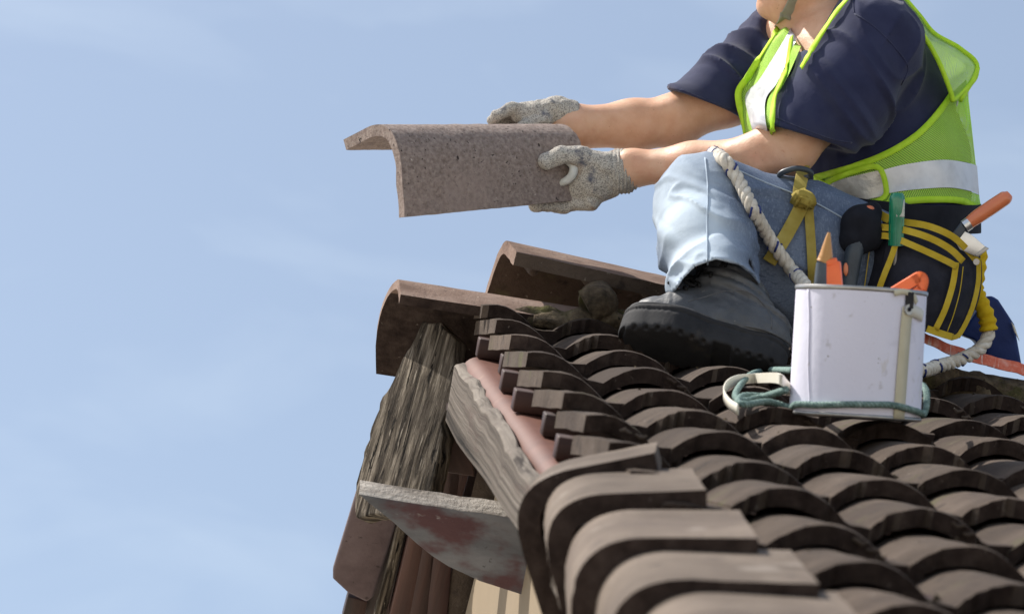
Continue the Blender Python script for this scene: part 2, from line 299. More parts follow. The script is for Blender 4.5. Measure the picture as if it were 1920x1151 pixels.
def ribbon_geo(P, wdir, width, th=.0015, crown=0.):
    """flat strap along P; wdir = across direction(s); returns verts, faces, uv"""
    P = np.asarray(P, float); n = len(P); wdir = np.asarray(wdir, float)
    if wdir.ndim == 1: wdir = np.repeat(wdir[None], n, 0)
    Tn = nrm(np.gradient(P, axis=0)); wd = nrm(wdir - Tn * np.sum(wdir * Tn, 1, keepdims=True)); nn = nrm(np.cross(Tn, wd))
    width = np.broadcast_to(np.asarray(width, float), (n,)); h = width / 2
    s = np.r_[0, np.cumsum(np.linalg.norm(np.diff(P, axis=0), axis=1))]
    rows = []; uvs = []
    cs = [(-1, 1), (-.92, 1.), (0, 1), (.92, 1.), (1, 1), (1, -1), (0, -1), (-1, -1)]
    for a, b in cs:
        c = crown * (1 - a * a)
        rows.append(P + wd * (h * a)[:, None] + nn * (b * th / 2 + c)); uvs.append(np.stack([s, a * h], 1))
    k = len(cs); V = np.stack(rows, 1).reshape(-1, 3); uv = np.stack(uvs, 1).reshape(-1, 2)
    F = [[i * k + j, i * k + (j + 1) % k, (i + 1) * k + (j + 1) % k, (i + 1) * k + j] for i in range(n - 1) for j in range(k)]
    F += [list(range(k)), [(n - 1) * k + j for j in range(k)][::-1]]
    return V, F, uv
def box_geo(o, a, b, c):
    o, a, b, c = (np.asarray(x, float) for x in (o, a, b, c))
    V = [o, o + a, o + a + b, o + b, o + c, o + a + c, o + a + b + c, o + b + c]
    return V, [[0, 3, 2, 1], [4, 5, 6, 7], [0, 1, 5, 4], [1, 2, 6, 5], [2, 3, 7, 6], [3, 0, 4, 7]]
def bevel(o, w, seg=2, angle=30):
    bm = bmesh.new(); bm.from_mesh(o.data)
    es = [e for e in bm.edges if len(e.link_faces) == 2 and e.calc_face_angle(0) > math.radians(angle)]
    bmesh.ops.bevel(bm, geom=es, offset=w, segments=seg, affect='EDGES', profile=.5, clamp_overlap=True)
    bm.to_mesh(o.data); bm.free(); o.data.polygons.foreach_set('use_smooth', [True] * len(o.data.polygons))
    try: o.data.set_sharp_from_angle(angle=math.radians(50))
    except Exception: pass
    return o
# lattice noise, -1..1
_tab = np.random.default_rng(3).random((32, 32, 32)) * 2 - 1
def vnoise(P):
    P = np.asarray(P, float); i = np.floor(P).astype(int); f = P - i; f = f * f * (3 - 2 * f); i &= 31; j = (i + 1) & 31
    x, y, z = f[..., 0], f[..., 1], f[..., 2]; t = _tab
    a = t[i[..., 0], i[..., 1], i[..., 2]] * (1 - x) + t[j[..., 0], i[..., 1], i[..., 2]] * x
    b = t[i[..., 0], j[..., 1], i[..., 2]] * (1 - x) + t[j[..., 0], j[..., 1], i[..., 2]] * x
    c = t[i[..., 0], i[..., 1], j[..., 2]] * (1 - x) + t[j[..., 0], i[..., 1], j[..., 2]] * x
    d = t[i[..., 0], j[..., 1], j[..., 2]] * (1 - x) + t[j[..., 0], j[..., 1], j[..., 2]] * x
    return (a * (1 - y) + b * y) * (1 - z) + (c * (1 - y) + d * y) * z
def fbm(P, o=3):
    s = 0; a = 1.
    for k in range(o): s = s + a * vnoise(P * 2 ** k + 7.3 * k); a *= .5
    return s
def plane_hit(px, py, p0, nr):                    # pixel -> point on a world plane
    d = nrm(cam2w(np.array([(px - 960.) / FPX, (py - 575.5) / FPX, 1.])) - pos); return pos + d * (((p0 - pos) @ nr) / (d @ nr))
def slab(name, poly, p0, nr, ext, mat, parent, along=None, jag=0., bev=.002, cutlen=.03, base=None, edge=None):
    """plank from a traced outline on a world plane, given real thickness by the vector ext"""
    nr = nrm(nr); P = np.array([plane_hit(x, y, p0, nr) for x, y in poly]); n = len(P); Q = []
    for i in range(n):
        a, b = P[i], P[(i + 1) % n]; m = max(1, int(np.linalg.norm(b - a) / cutlen))
        for t in range(m): Q.append(a + (b - a) * t / m)
    Q = np.array(Q); c = Q.mean(0)
    if jag:
        q = nrm(Q - c); Q = Q + q * (fbm(Q * 38, 3) * jag)[:, None]
    ext = np.asarray(ext, float); k = len(Q)
    V = np.concatenate([Q, Q + ext]); F = [list(range(k)), list(range(k, 2 * k))[::-1]] + [[i, (i + 1) % k, k + (i + 1) % k, k + i] for i in range(k)]
    ax = nrm(along if along is not None else P[1] - P[0]); ay = nrm(np.cross(nr, ax))
    uv = np.stack([V @ ax, V @ ay + V @ nr], 1)
    o = obj(name, V, F, mat, parent, uv=uv, smooth=False, base=base)
    if bev: bevel(o, bev, 2, 40)
    if edge:                                     # sunlit top edge put in as a paler colour
        o.data.materials.append(M[edge[0]])
        for pl in o.data.polygons:
            if pl.normal @ Vector(edge[1]) > .55: pl.material_index = 1
    return o
def ltile_geo(apex, ax, w1, L1, w2, L2, length, r, t, taper=1., n=9, nl=7, rough=.0012, L1b=None):
    """angled tile with a rounded back: two wings w1, w2 from a virtual corner, swept along ax"""
    apex = np.asarray(apex, float); w1 = nrm(w1); w2 = nrm(w2); ax = nrm(ax)
    def prof(l1, l2):
        pts = [w1 * l1]; m = 4
        for k in range(1, m): pts.append(w1 * (l1 + (r - l1) * k / m))
        for k in range(n + 1):
            s = k / n; pts.append(w1 * r * (1 - s) ** 2 + w2 * r * s * s)
        for k in range(1, m + 1): pts.append(w2 * (r + (l2 - r) * k / m))
        return np.array(pts)
    rows = []
    for i in range(nl + 1):
        s = i / nl; p = prof(L1 + ((L1b or L1) - L1) * s, L2 * (1 + (taper - 1) * s))
        tg = nrm(np.gradient(p, axis=0)); nn = np.cross(tg, ax); nn = nrm(nn)
        mid = nrm(w1 + w2)
        if (nn[len(p) // 2] @ mid) < 0: nn = -nn
        o = apex + ax * length * s
        outer = o + p; inner = o + p + nn * t
        ring = np.concatenate([outer, inner[::-1]])
        rows.append(ring)
    k = len(rows[0]); V = np.array(rows).reshape(-1, 3)
    if rough: V = V + nrm(vnoise(V * 60)[:, None] * np.ones(3) + vnoise(V * 41 + 9)[:, None] * np.array([1, -1, .3])) * (fbm(V * 45, 3) * rough)[:, None]
    F = [[i * k + j, i * k + (j + 1) % k, (i + 1) * k + (j + 1) % k, (i + 1) * k + j] for i in range(nl) for j in range(k)]
    h = k // 2
    for b in (0, nl * k):
        F += [[b + j, b + j + 1, b + k - 2 - j, b + k - 1 - j] for j in range(h - 1)]
    return V, F

# ------------------------------------------------------------------ setting: ground and house
PITCH, EXPO = .1836, .2758
g = obj('ground', [(-600, -600, 0), (600, -600, 0), (600, 600, 0), (-600, 600, 0)], [[0, 1, 2, 3]], M['ground']); g['kind'] = 'structure'
U3, V3, N3 = Uw, Vw, Nw
FAR = np.array([0, math.cos(TH), -math.sin(TH)])         # down the far slope
FARN = np.array([0, math.sin(TH), math.cos(TH)])
house = thing('house', 'old house roof with dark brown concrete tiles, open gable verge and weathered barge boards', 'house', (2.0, 0, 0))
roof = obj('roof', *(lambda: (
    np.concatenate([R(np.array([.02, 7, 7, .02]), np.array([.20, .20, -3.9, -3.9]), -.075), R(np.array([.02, 7, 7, .02]), np.array([.20, .20, -3.9, -3.9]), -.10)]),
    [[0, 1, 2, 3], [4, 5, 6, 7], [0, 1, 5, 4], [1, 2, 6, 5], [2, 3, 7, 6], [3, 0, 4, 7]]))(), M['wood_dark'], house, smooth=False)
# near slope tiles: two rolls each, laid to a broken bond, each lifted on the one below
def tile_mesh(rolls, seed, lug, cut=0., LT=EXPO + .085):
    rr = np.random.default_rng(seed); us = []; hs = []
    for k in range(rolls):
        f0 = cut if k == 0 else 0.
        for s in ([0, .02, .05, .08, .12, .17, .21, .25, .30, .34, .39, .43, .48, .52, .57, .61, .66, .70, .74, .77, .80, .82, .86, .93] if f0 == 0 else [f0, f0 + .06, .43, .52, .61, .70, .77, .82, .86, .93]):
            us.append((k + s) * PITCH)
            x = (s - .42) / .42
            hs.append(.036 * max(0, 1 - abs(x) ** 2.1) + (.001 if s > .84 else 0))
    us.append(rolls * PITCH + .016); hs.append(.004)
    us, hs = np.array(us), np.array(hs); t = .0265
    m = len(us); rows = []
    vs = [0, .012, .06, .13] + ([.20, .28] if LT > .28 else []) + [LT]
    for i, v in enumerate(vs):
        rise = .031 * (1 - v / EXPO) - .030
        e = rr.normal(0, .0022, m) + (rr.random(m) > .84) * rr.random(m) * .012 if i == 0 else np.zeros(m)
        drop = .002 if i == 0 else 0.
        top = R(us, v + e, hs + rise - drop) - Ow; bot = R(us, v + e + (.002 if i == 0 else 0), hs + rise - t) - Ow
        rows.append(np.concatenate([top, bot[::-1]]))
    k = 2 * m; V = np.array(rows).reshape(-1, 3)
    V += Nw * (fbm(V * 22 + seed, 2) * .0014)[:, None]
    F = [[i * k + j, i * k + (j + 1) % k, (i + 1) * k + (j + 1) % k, (i + 1) * k + j] for i in range(len(vs) - 1) for j in range(k)]
    for b in (0, (len(vs) - 1) * k): F += [[b + j, b + j + 1, b + k - 2 - j, b + k - 1 - j] for j in range(m - 1)]
    G = Geo(); G.add(V, F)
    if lug:                                           # interlock stub and mortar crumb showing at the end of one roll
        u0 = (rolls - 1 + .50) * PITCH
        for q in range(2):
            du, dn = .012 + .02 * q + rr.uniform(-.006, .006), .020 - .006 * q + rr.uniform(-.004, .003)
            P = np.array([R(u0 + du + t * .018, -.002, dn + rr.uniform(-.003, .003)) - Ow for t in (0, .4, .7, 1)]); G.add(*tube_geo(P, [.002, .0036, .003, .0016], 6))
    me_o = G.obj('roof_tile', M['tile'], None, smooth=True, auto=38)
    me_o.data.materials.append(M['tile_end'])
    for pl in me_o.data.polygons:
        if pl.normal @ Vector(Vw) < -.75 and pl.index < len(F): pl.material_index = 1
    return me_o
def put(proto, first, loc, parent, rotn=0.):
    o = proto if first else proto.copy()
    if not first: C.objects.link(o)
    o.parent = parent; o.location = tuple(np.asarray(loc) - base_of(parent))
    if rotn: o.rotation_mode = 'AXIS_ANGLE'; o.rotation_axis_angle = (rotn, *Nw)
    return o
protos = {}
for key, args in {('d', 0): (2, 1, True), ('d', 1): (2, 2, True), ('d', 2): (2, 3, False), ('d', 3): (2, 21, True), ('d', 4): (2, 22, False), ('d', 5): (2, 23, True), ('e', 0): (2, 4, False, .28), ('e', 1): (2, 8, True, .28), ('s', 0): (1, 5, True, .28), ('s', 1): (1, 6, False, .28), ('td', 0): (2, 11, False, 0., .165), ('td', 1): (2, 12, True, 0., .165), ('ts', 0): (1, 13, False, .28, .165)}.items():
    protos[key] = [tile_mesh(*args), True]
def tile_at(key, u, i, dn=0.):
    p = protos[key]; j = random.uniform
    put(p[0], p[1], R(u + j(-.003, .003), -i * EXPO + j(-.006, .006), dn + j(-.003, .004)), roof, j(-.02, .02)); p[1] = False
for i in range(0, 14):
    odd = i % 2
    tile_at(('ts', 0) if i == 0 else ('e', random.randint(0, 1)) if odd else ('s', random.randint(0, 1)), -PITCH, i)
    u = PITCH if odd else 0.
    umax = 2.0 if i < 3 else 1.55 if i < 8 else 1.15
    while u < umax:
        tile_at(('td', random.randint(0, 1)) if i == 0 else ('d', random.choice([0, 1, 2, 3, 4, 5])), u, i); u += 2 * PITCH
# grit and crumbs of mortar caught in the laps
def debris():
    rr = np.random.default_rng(31); V = []; F = []
    for k in range(520):
        i = rr.integers(0, 12); col = rr.integers(0, 9); t = rr.uniform(.80, 1.06) if rr.random() < .7 else rr.uniform(.1, .8)
        x = (t - .42) / .42; h = .036 * max(0, 1 - abs(x) ** 2.1); fr = rr.uniform(.0, .9)
        p = R(col * PITCH + t * PITCH, -i * EXPO + fr * .26, h + .031 * (1 - fr * .94) - .029); s = rr.uniform(.0012, .0042) * (1 if rr.random() < .9 else 1.8)
        o = rr.normal(0, 1, (5, 3)) * .35 + np.array([[1, 0, 0], [-.5, .8, 0], [-.5, -.8, 0], [0, 0, 1.], [0, 0, -.6]])
        n0 = len(V); V += list(p + o * s); F += [[n0 + a, n0 + b, n0 + c] for a, b, c in ((0, 1, 3), (1, 2, 3), (2, 0, 3), (1, 0, 4), (2, 1, 4), (0, 2, 4))]
    d = obj('debris', V, F, M['mortar'], roof, smooth=False); d['kind'] = 'stuff'
debris()
# rest of the covering, beyond the frame
def corr(u0, u1, along, nrm_, v0, v1):
    us = np.arange(u0, u1, PITCH / 8); h = .03 * np.maximum(0, np.sin(us / PITCH * np.pi * 2))
    V = np.concatenate([Ow + np.outer(us, U3) + along * v + np.outer(h, nrm_) for v in (v0, v1)]); m = len(us)
    return V, [[j, j + 1, m + j + 1, m + j] for j in range(m - 1)]
APEX_V = .22
apex0 = R(0, APEX_V, .03) - Ow
V, F = corr(-.05, 7, FAR, FARN - np.array([0, 0, 0.]), .05, 4.1); o = obj('far_roof_slope', V + apex0 - FARN * .05, F, M['tile'], house); o['kind'] = 'stuff'
V, F = corr(2.0, 7, V3, N3, -3.9, .2); o = obj('far_roof_slope', V, F, M['tile'], house); o['kind'] = 'stuff'
# walls
zw = 2.55
yw0, yw1 = -2.9, 3.4
wall_u = -.02
def gable(u):
    ra = (Ow + apex0)
    return np.array([[u, yw0, 0], [u, yw1, 0], [u, yw1, ra[2] - (yw1 - ra[1]) * math.tan(TH) - .20], [u, ra[1], ra[2] - .18], [u, yw0, ra[2] - (ra[1] - yw0) * math.tan(TH) - .20]])
gA, gB = gable(wall_u), gable(6.8)
obj('wall', np.concatenate([gA, gB]), [[0, 1, 2, 3, 4], [5, 6, 7, 8, 9], [0, 1, 6, 5], [1, 2, 7, 6], [4, 0, 5, 9], [2, 3, 8, 7], [3, 4, 9, 8]], M['plaster'], house, smooth=False)

# ridge tiles
def ridge(u0, u1, apex_v=.215, apex_n=.064, mat=M['tile_pink'], **k):
    V, F = ltile_geo(R(u0, apex_v, apex_n), U3, -V3 * .17 - N3 * .038, .178, FAR * 1. - FARN * .05, .25, u1 - u0, .115, .019, nl=16, rough=.0011, **k)
    dd = (V - R(u0, apex_v, apex_n)) @ FAR; V[:, 0] -= .016 * np.sin(np.clip(dd / .25, 0, 1) * np.pi) * np.clip(1 - (V[:, 0] - u0) / .1, 0, 1)
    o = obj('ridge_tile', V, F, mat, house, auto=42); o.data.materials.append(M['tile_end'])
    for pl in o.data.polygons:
        if pl.normal @ Vector(Vw) < -.5 and pl.normal @ Vector(Nw) < .3: pl.material_index = 1  # puts the shade of lip and underside into the colour
    return o
ridge(-.285, .165)
for k, u in enumerate((.47, .86, 1.25, 1.64)): ridge(u, u + .40, .222, .052 + .004 * (k % 2), M['tile'])
def on_row(px, py, v): return plane_hit(px, py, R(0, v, 0), Vw)         # photo point on the upright plane of one tile course
# mortar bedding under the ridge tiles
def lump(name, P, r, amp, mat, parent, seed=0, seg=22, freq=24, flat=(1, 1)):
    P, _ = resample(smooth_path(P, 6), .012); r = np.interp(np.linspace(0, 1, len(P)), np.linspace(0, 1, len(r)), r)
    V, F = tube_geo(P, r, seg); q = np.repeat(P, seg, 0); d = V - q
    d = d * (1 + .0 * d) ; nv = nrm(d)
    V = q + d - Nw * (d @ Nw)[:, None] * (1 - flat[1]) + nv * (fbm(V * freq + seed, 4) * amp)[:, None]
    return obj(name, V, F, mat, parent)
def mo(pts, v): return [on_row(x, y, v) for x, y in pts]
lump('mortar', mo([(948, 586), (985, 592), (1020, 598), (1060, 604)], .06), [.006, .016, .022, .020], .009, M['mortar'], house, 1, freq=40)
lump('mortar', mo([(1000, 600), (1040, 606), (1090, 606), (1150, 606), (1200, 615)], .035), [.010, .020, .024, .022, .018], .009, M['mortar'], house, 4, freq=40)
lump('mortar', mo([(1140, 590), (1180, 596), (1230, 606), (1300, 616)], .09), [.012, .022, .026, .03], .008, M['mortar'], house, 7, freq=40)
lump('mortar_cap', mo([(1098, 572), (1110, 566), (1122, 570)], .03) + mo([(1120, 560)], .12), [.030, .036, .036, .034], .003, M['mortar'], house, 9, freq=40)
lump('mortar', [R(.62, .06, .0), R(.8, .05, .005), R(1.0, .05, .0), R(1.3, .05, .0), R(1.7, .05, 0)], [.03, .045, .05, .05, .04], .013, M['mortar'], house, 12)

# rake tiles still in place down the verge
for k, (rt, cn, lw) in enumerate((((1228, 848), (938, 906), (1016, 1151)), ((1324, 918), (998, 930), (1052, 1151)), ((1422, 1008), (1060, 1006), (1070, 1151)), ((1536, 1094), (1127, 1080), (1130, 1160)), ((1640, 1185), (1205, 1160), (1205, 1240)), ((1760, 1290), (1290, 1255), (1290, 1330)))):
    hit = plane_hit(*rt, R(0, 0, .052), Nw); vv = (hit - Ow) @ Vw; Pr, Pc, Pl = on_row(*rt, vv), on_row(*cn, vv), on_row(*lw, vv)
    V, F = ltile_geo(Pc, V3 - N3 * .045 + U3 * [.16, .10, .10, .09, .08, .08][k], Pr - Pc, np.linalg.norm(Pr - Pc), Pl - Pc, max(.19, np.linalg.norm(Pl - Pc) + .02), .34 if k else .22, .095, .030, nl=8, n=14, rough=.0016)
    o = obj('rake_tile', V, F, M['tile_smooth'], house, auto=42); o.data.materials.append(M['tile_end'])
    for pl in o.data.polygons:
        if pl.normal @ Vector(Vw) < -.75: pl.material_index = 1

# red oxide steel purlin under the verge
us = []; prof = []
for a in np.linspace(0, 1, 8): prof.append((-.03 * math.cos(a * math.pi / 2), .03 * math.sin(a * math.pi / 2)))
prof = [(-.03, -.07)] + prof + [(.12, .03), (.12, -.07)]
def sweep(prof, u0, n0, v0, v1, mat, name, parent, nl=2, du=0.):
    rows = [R(np.array([p[0] for p in prof]) + u0 + du * k / nl, v0 + (v1 - v0) * k / nl, np.array([p[1] for p in prof]) + n0) for k in range(nl + 1)]
    k = len(prof); V = np.array(rows).reshape(-1, 3)
    F = [[i * k + j, i * k + (j + 1) % k, (i + 1) * k + (j + 1) % k, (i + 1) * k + j] for i in range(nl) for j in range(k)] + [list(range(k)), [nl * k + j for j in range(k)][::-1]]
    return obj(name, V, F, mat, parent, auto=40)
sweep(prof, -.136, -.083, -.13, -3.9, M['steel_red'], 'steel_purlin', house, 6, -.012)
# battens: their cut ends stand out where the rake tiles are missing
def batten(row, u0, dn=0., h=.036, ln=1.9):
    o = R(u0, -row * EXPO, -.051 + dn); V, F = box_geo(o, U3 * ln, N3 * h, V3 * .04)
    uv = np.stack([np.asarray(V) @ U3, np.asarray(V) @ N3 + np.asarray(V) @ V3], 1)
    return bevel(obj('batten', V, F, M['batten'], house, uv=uv, smooth=False), .002, 1)
for row, u0 in ((-.25, -.12), (.62, -.146), (1.55, -.128), (2.55, -.152), (3.55, -.158), (4.6, -.140), (5.6, -.150), (6.6, -.155), (7.6, -.14), (8.6, -.14), (9.6, -.14), (10.6, -.14), (11.6, -.14)):
    batten(row, u0)
# near barge board, split and frayed
def barge():
    v = np.linspace(-.10, -2.6, 60); G = Geo(); s_ = (v + .10) / -2.5
    fray = np.abs(vnoise(np.stack([v * 9, v * 0 + 3, v * 0], 1))) * .012 - .008 * np.abs(vnoise(np.stack([v * 3, v * 0, v * 0], 1)))
    top = np.interp(s_, [0, .12, .6, 1], [-.080, -.077, -.068, -.06]) + fray
    bot = np.interp(s_, [0, .12, .6, 1], [-.187, -.187, -.145, -.14]) - .004 * vnoise(np.stack([v * 2, v * 0 + 5, v * 0], 1))
    uo = np.interp(s_, [0, .1, .6, 1], [-.178, -.180, -.200, -.215])
    rows = np.stack([R(uo, v, top), R(uo + .020, v, top + .008), R(uo + .020, v, bot), R(uo, v, bot)], 1)
    k = 4; V = rows.reshape(-1, 3); n = len(v)
    F = [[i * k + j, i * k + (j + 1) % k, (i + 1) * k + (j + 1) % k, (i + 1) * k + j] for i in range(n - 1) for j in range(k)] + [[0, 1, 2, 3], [(n - 1) * k + j for j in (3, 2, 1, 0)]]
    uv = np.stack([np.repeat(v, k), np.tile([0, .03, .17, .13], n)], 1)
    return bevel(obj('barge_board', V, F, M['wood_shade'], house, uv=uv, smooth=False), .003, 1, 50)
bb = barge(); bb.data.materials.append(M['wood_lit'])
for pl in bb.data.polygons:
    if pl.normal @ Vector(Nw) > .5: pl.material_index = 1  # sunlit top and shaded face put into two wood colours
V, F = box_geo(R(-.165, -3.9, -.178), U3 * .34, V3 * 4.0, N3 * .012); obj('filler_board', V, F, M['wood_dark'], house, uv=np.asarray(V)[:, [1, 0]], smooth=False)  # board added to block sun streaks on the gable wall
V, F = box_geo(R(-.118, .08, -.13), U3 * 2.2, V3 * .05, N3 * .12); obj('ridge_shade_box', V, F, M['wood_dark'], house, uv=np.asarray(V)[:, [0, 2]], smooth=False)  # dark box added as painted shade in the hollow under the ridge
# broad weathered board hanging off the far rake, leaning out towards the viewer
nb = nrm(Sdir(-.66, -.66, .36)); pb = W(760, 780, .12)
slab('barge_board', [(792, 602), (826, 606), (852, 640), (849, 700), (838, 770), (822, 850), (806, 925), (800, 975), (668, 965), (667, 905), (686, 835), (712, 755), (745, 690)], pb, nb, -nb * .035, M['wood_grey'], house,
     along=W(700, 900, 0) - W(800, 620, .1), jag=.006, bev=.004, cutlen=.012)
# fallen, part-painted board with a top edge coloured pale as if sunlit
nf = nrm(Sdir(-.10, -.96, -.25)); pf = W(820, 990, -.35)
slab('barge_board', [(672, 926), (760, 941), (860, 956), (945, 968), (1060, 982), (1060, 1140), (985, 1117), (900, 1090), (840, 1062), (785, 1022), (735, 978), (690, 942)], pf, nf, Sdir(.0, .05, .024), M['wood_paint'], house,
     along=W(945, 968, -.35) - W(672, 926, -.35), jag=.002, bev=.002, edge=('sawn_lit', Sdir(0, -.4, .9)))
# far verge: rake tiles seen from below and the stained timbers beside them
pfar = R(-.28, .2, .05); nfar = -FARN
slab('rake_tile', [(668, 925), (740, 945), (748, 968), (700, 1120), (688, 1130), (652, 1112), (624, 1086), (624, 1070)], pfar, nfar, FARN * .02, M['tile_purple'], house, bev=.006)
slab('filler_board', [(690, 1010), (742, 930), (800, 760), (850, 640), (905, 640), (910, 880), (862, 1165), (680, 1165)], pfar + FARN * .045, nfar, FARN * .012, M['wood_dark'], house, along=FAR)
slab('barge_board', [(747, 985), (762, 988), (722, 1160), (700, 1160)], pfar - FARN * .03, nfar, FARN * .03, M['wood_grey'], house, along=FAR)
slab('barge_board', [(652, 1118), (690, 1128), (682, 1165), (640, 1165)], pfar + FARN * .02, nfar, FARN * .03, M['wood_dark'], house, along=FAR)
for q in ([(770, 990), (800, 992), (768, 1165), (728, 1165)], [(800, 985), (822, 985), (800, 1165), (764, 1165)], [(826, 700), (880, 700), (838, 1165), (800, 1165)], [(842, 800), (882, 880), (846, 1010), (836, 1010)]):
    slab('rafter', q, pfar - FARN * .05 + U3 * .06, nfar, FARN * .05, M['wood_dark'], house, along=FAR)
slab('rafter', [(838, 770), (885, 860), (890, 893), (835, 885)], W(860, 830, .1), Sdir(0, -1, -.2), Sdir(0, .05, 0), M['wood_dark'], house)
slab('rafter', [(845, 690), (905, 760), (905, 860), (845, 780)], W(870, 760, .3), Sdir(0, -1, -.2), Sdir(0, .05, 0), M['wood_dark'], house)
# ------------------------------------------------------------------ implicit surfaces for the figure (stage frame, metres)
def smin(a, b, k):
    h = np.clip(.5 + .5 * (b - a) / k, 0, 1); return b + (a - b) * h - k * h * (1 - h)
def smax(a, b, k): return -smin(-a, -b, k)
def cone(P, a, b, ra, rb, sq=None):
    a = np.asarray(a, float); d = np.asarray(b, float) - a; q = P - a
    t = np.clip((q @ d) / (d @ d + 1e-12), 0, 1); e = q - t[..., None] * d
    if sq is not None:                            # squash: (direction, factor) makes the section thinner along direction
        n, f = sq; n = nrm(n); e = e + n * ((f - 1) * (e @ n))[..., None]
    return np.sqrt((e * e).sum(-1)) - (ra + (rb - ra) * t)
def chain(P, pts, rs, k=.02, sq=None):
    d = None
    for i in range(len(pts) - 1):
        c = cone(P, pts[i], pts[i + 1], rs[i], rs[i + 1], sq); d = c if d is None else smin(d, c, k)
    return d
def ell(P, c, r, axes=None):
    q = P - np.asarray(c, float)
    if axes is not None: q = q @ np.asarray(axes, float).T
    q = q / np.asarray(r, float); l = np.sqrt((q * q).sum(-1)); return (l - 1) * min(r)
def surfnet(f, lo, hi, h):
    lo, hi = np.asarray(lo, float), np.asarray(hi, float); n = np.ceil((hi - lo) / h).astype(int) + 1
    ax = [lo[i] + h * np.arange(n[i]) for i in range(3)]
    val = np.empty(tuple(n), np.float32)
    for i0 in range(0, n[0], 12):
        g = np.stack(np.meshgrid(ax[0][i0:i0 + 12], ax[1], ax[2], indexing='ij'), -1); val[i0:i0 + 12] = f(g.reshape(-1, 3)).reshape(g.shape[:3])
    s = val < 0
    m = tuple(k - 1 for k in n); acc = np.zeros(m + (3,)); cnt = np.zeros(m)
    corners = [(i, j, k) for i in (0, 1) for j in (0, 1) for k in (0, 1)]
    def sl(c): return tuple(slice(c[q], c[q] + m[q]) for q in range(3))
    for a in corners:
        for q in range(3):
            if a[q] == 0:
                b = tuple(a[r] + (1 if r == q else 0) for r in range(3)); va, vb = val[sl(a)], val[sl(b)]; cr = s[sl(a)] != s[sl(b)]
                with np.errstate(divide='ignore', invalid='ignore'): t = np.where(cr, va / (va - vb), 0)
                for r in range(3): acc[..., r] += np.where(cr, a[r] + (t if r == q else 0), 0)
                cnt += cr
    act = cnt > 0; idx = -np.ones(m, int); idx[act] = np.arange(act.sum())
    cells = np.argwhere(act); V = lo + h * (cells + acc[act] / cnt[act][:, None]); F = []
    for q in range(3):
        a_, b_ = (q + 1) % 3, (q + 2) % 3
        i0 = [slice(1, k - 1) for k in n]; i0[q] = slice(0, n[q] - 1); i1 = list(i0); i1[q] = slice(1, n[q])
        sa, sb = s[tuple(i0)], s[tuple(i1)]; e = np.argwhere(sa != sb); flip = sa[sa != sb]
        base = e.copy(); base[:, a_] += 1; base[:, b_] += 1
        c = []
        for da, db in ((0, 0), (-1, 0), (-1, -1), (0, -1)):
            p = base.copy(); p[:, a_] += da; p[:, b_] += db; c.append(idx[p[:, 0], p[:, 1], p[:, 2]])
        Q = np.stack(c, 1); Q[~flip] = Q[~flip][:, ::-1]; F.append(Q)
    return V, np.concatenate(F)
def grad(f, P, e=.0012):
    g = np.stack([f(P + np.eye(3)[k] * e) - f(P - np.eye(3)[k] * e) for k in range(3)], -1); return nrm(g)
def body(name, f, lo, hi, h, mat, parent, **k):
    V, F = surfnet(f, lo, hi, h)
    for _ in range(2): V = V - grad(f, V) * f(V)[:, None] * .8
    return obj(name, T(V), F, mat, parent, **k)
def drape(px, py, f, off=.006, y0=-.6, y1=.9, far=False):
    """stage points where the sight line through a photo point first meets a shape (nearest approach if it misses)"""
    px, py = np.asarray(px, float), np.asarray(py, float)
    a = np.stack([(px - 960) / FPX, np.ones_like(px), (575.5 - py) / FPX], -1)          # direction per metre of Y
    Y = np.full(px.shape, y1 if far else y0); best = np.full(px.shape, 1e9); by = Y.copy(); done = np.zeros(px.shape, bool); sg = -1 if far else 1
    for _ in range(90):
        d = f(a * (7 + Y)[..., None] - np.array([0, 7, 0])) - off
        im = (d < best) & ~done; best = np.where(im, d, best); by = np.where(im, Y, by); done |= d < .0006
        Y = np.where(done, Y, Y + sg * np.maximum(d * .75, .0012))
    by = np.where(done, Y, by)
    return a * (7 + by)[..., None] - np.array([0, 7, 0])
def patch_geo(top, bot, f, nu=40, nv=14, off=.006, th=.0016, far=False, mid=None):
    """cloth panel between two traced edges, laid on a shape"""
    A, _ = resample(smooth_path(np.array(top, float), 8), 2.); B, _ = resample(smooth_path(np.array(bot, float), 8), 2.)
    ia = np.linspace(0, len(A) - 1, nu); ib = np.linspace(0, len(B) - 1, nu)
    A = np.stack([np.interp(ia, np.arange(len(A)), A[:, k]) for k in (0, 1)], 1); B = np.stack([np.interp(ib, np.arange(len(B)), B[:, k]) for k in (0, 1)], 1)
    t = np.linspace(0, 1, nv)[None, :, None]; G = A[:, None] * (1 - t) + B[:, None] * t
    P = drape(G[..., 0], G[..., 1], f, off, far=far)
    for _ in range(2):
        Q = P.copy(); Q[1:-1] = .25 * P[:-2] + .5 * P[1:-1] + .25 * P[2:]; P = Q; Q = P.copy(); Q[:, 1:-1] = .25 * P[:, :-2] + .5 * P[:, 1:-1] + .25 * P[:, 2:]; P = Q
    du = np.r_[0, np.cumsum(np.linalg.norm(np.diff(P[:, nv // 2], axis=0), axis=1))]
    dv = np.concatenate([np.zeros((nu, 1)), np.cumsum(np.linalg.norm(np.diff(P, axis=1), axis=2), 1)], 1)
    uv = np.stack([np.repeat(du[:, None], nv, 1), dv - dv[:, -1:] / 2], -1).reshape(-1, 2)
    F = [[i * nv + j, (i + 1) * nv + j, (i + 1) * nv + j + 1, i * nv + j + 1] for i in range(nu - 1) for j in range(nv - 1)]
    return T(P).reshape(-1, 3), F, uv
def traced(px, f, off=.004, n=8, far=False):
    Q = smooth_path(np.array(px, float), n); return drape(Q[:, 0], Q[:, 1], f, off, far=far)

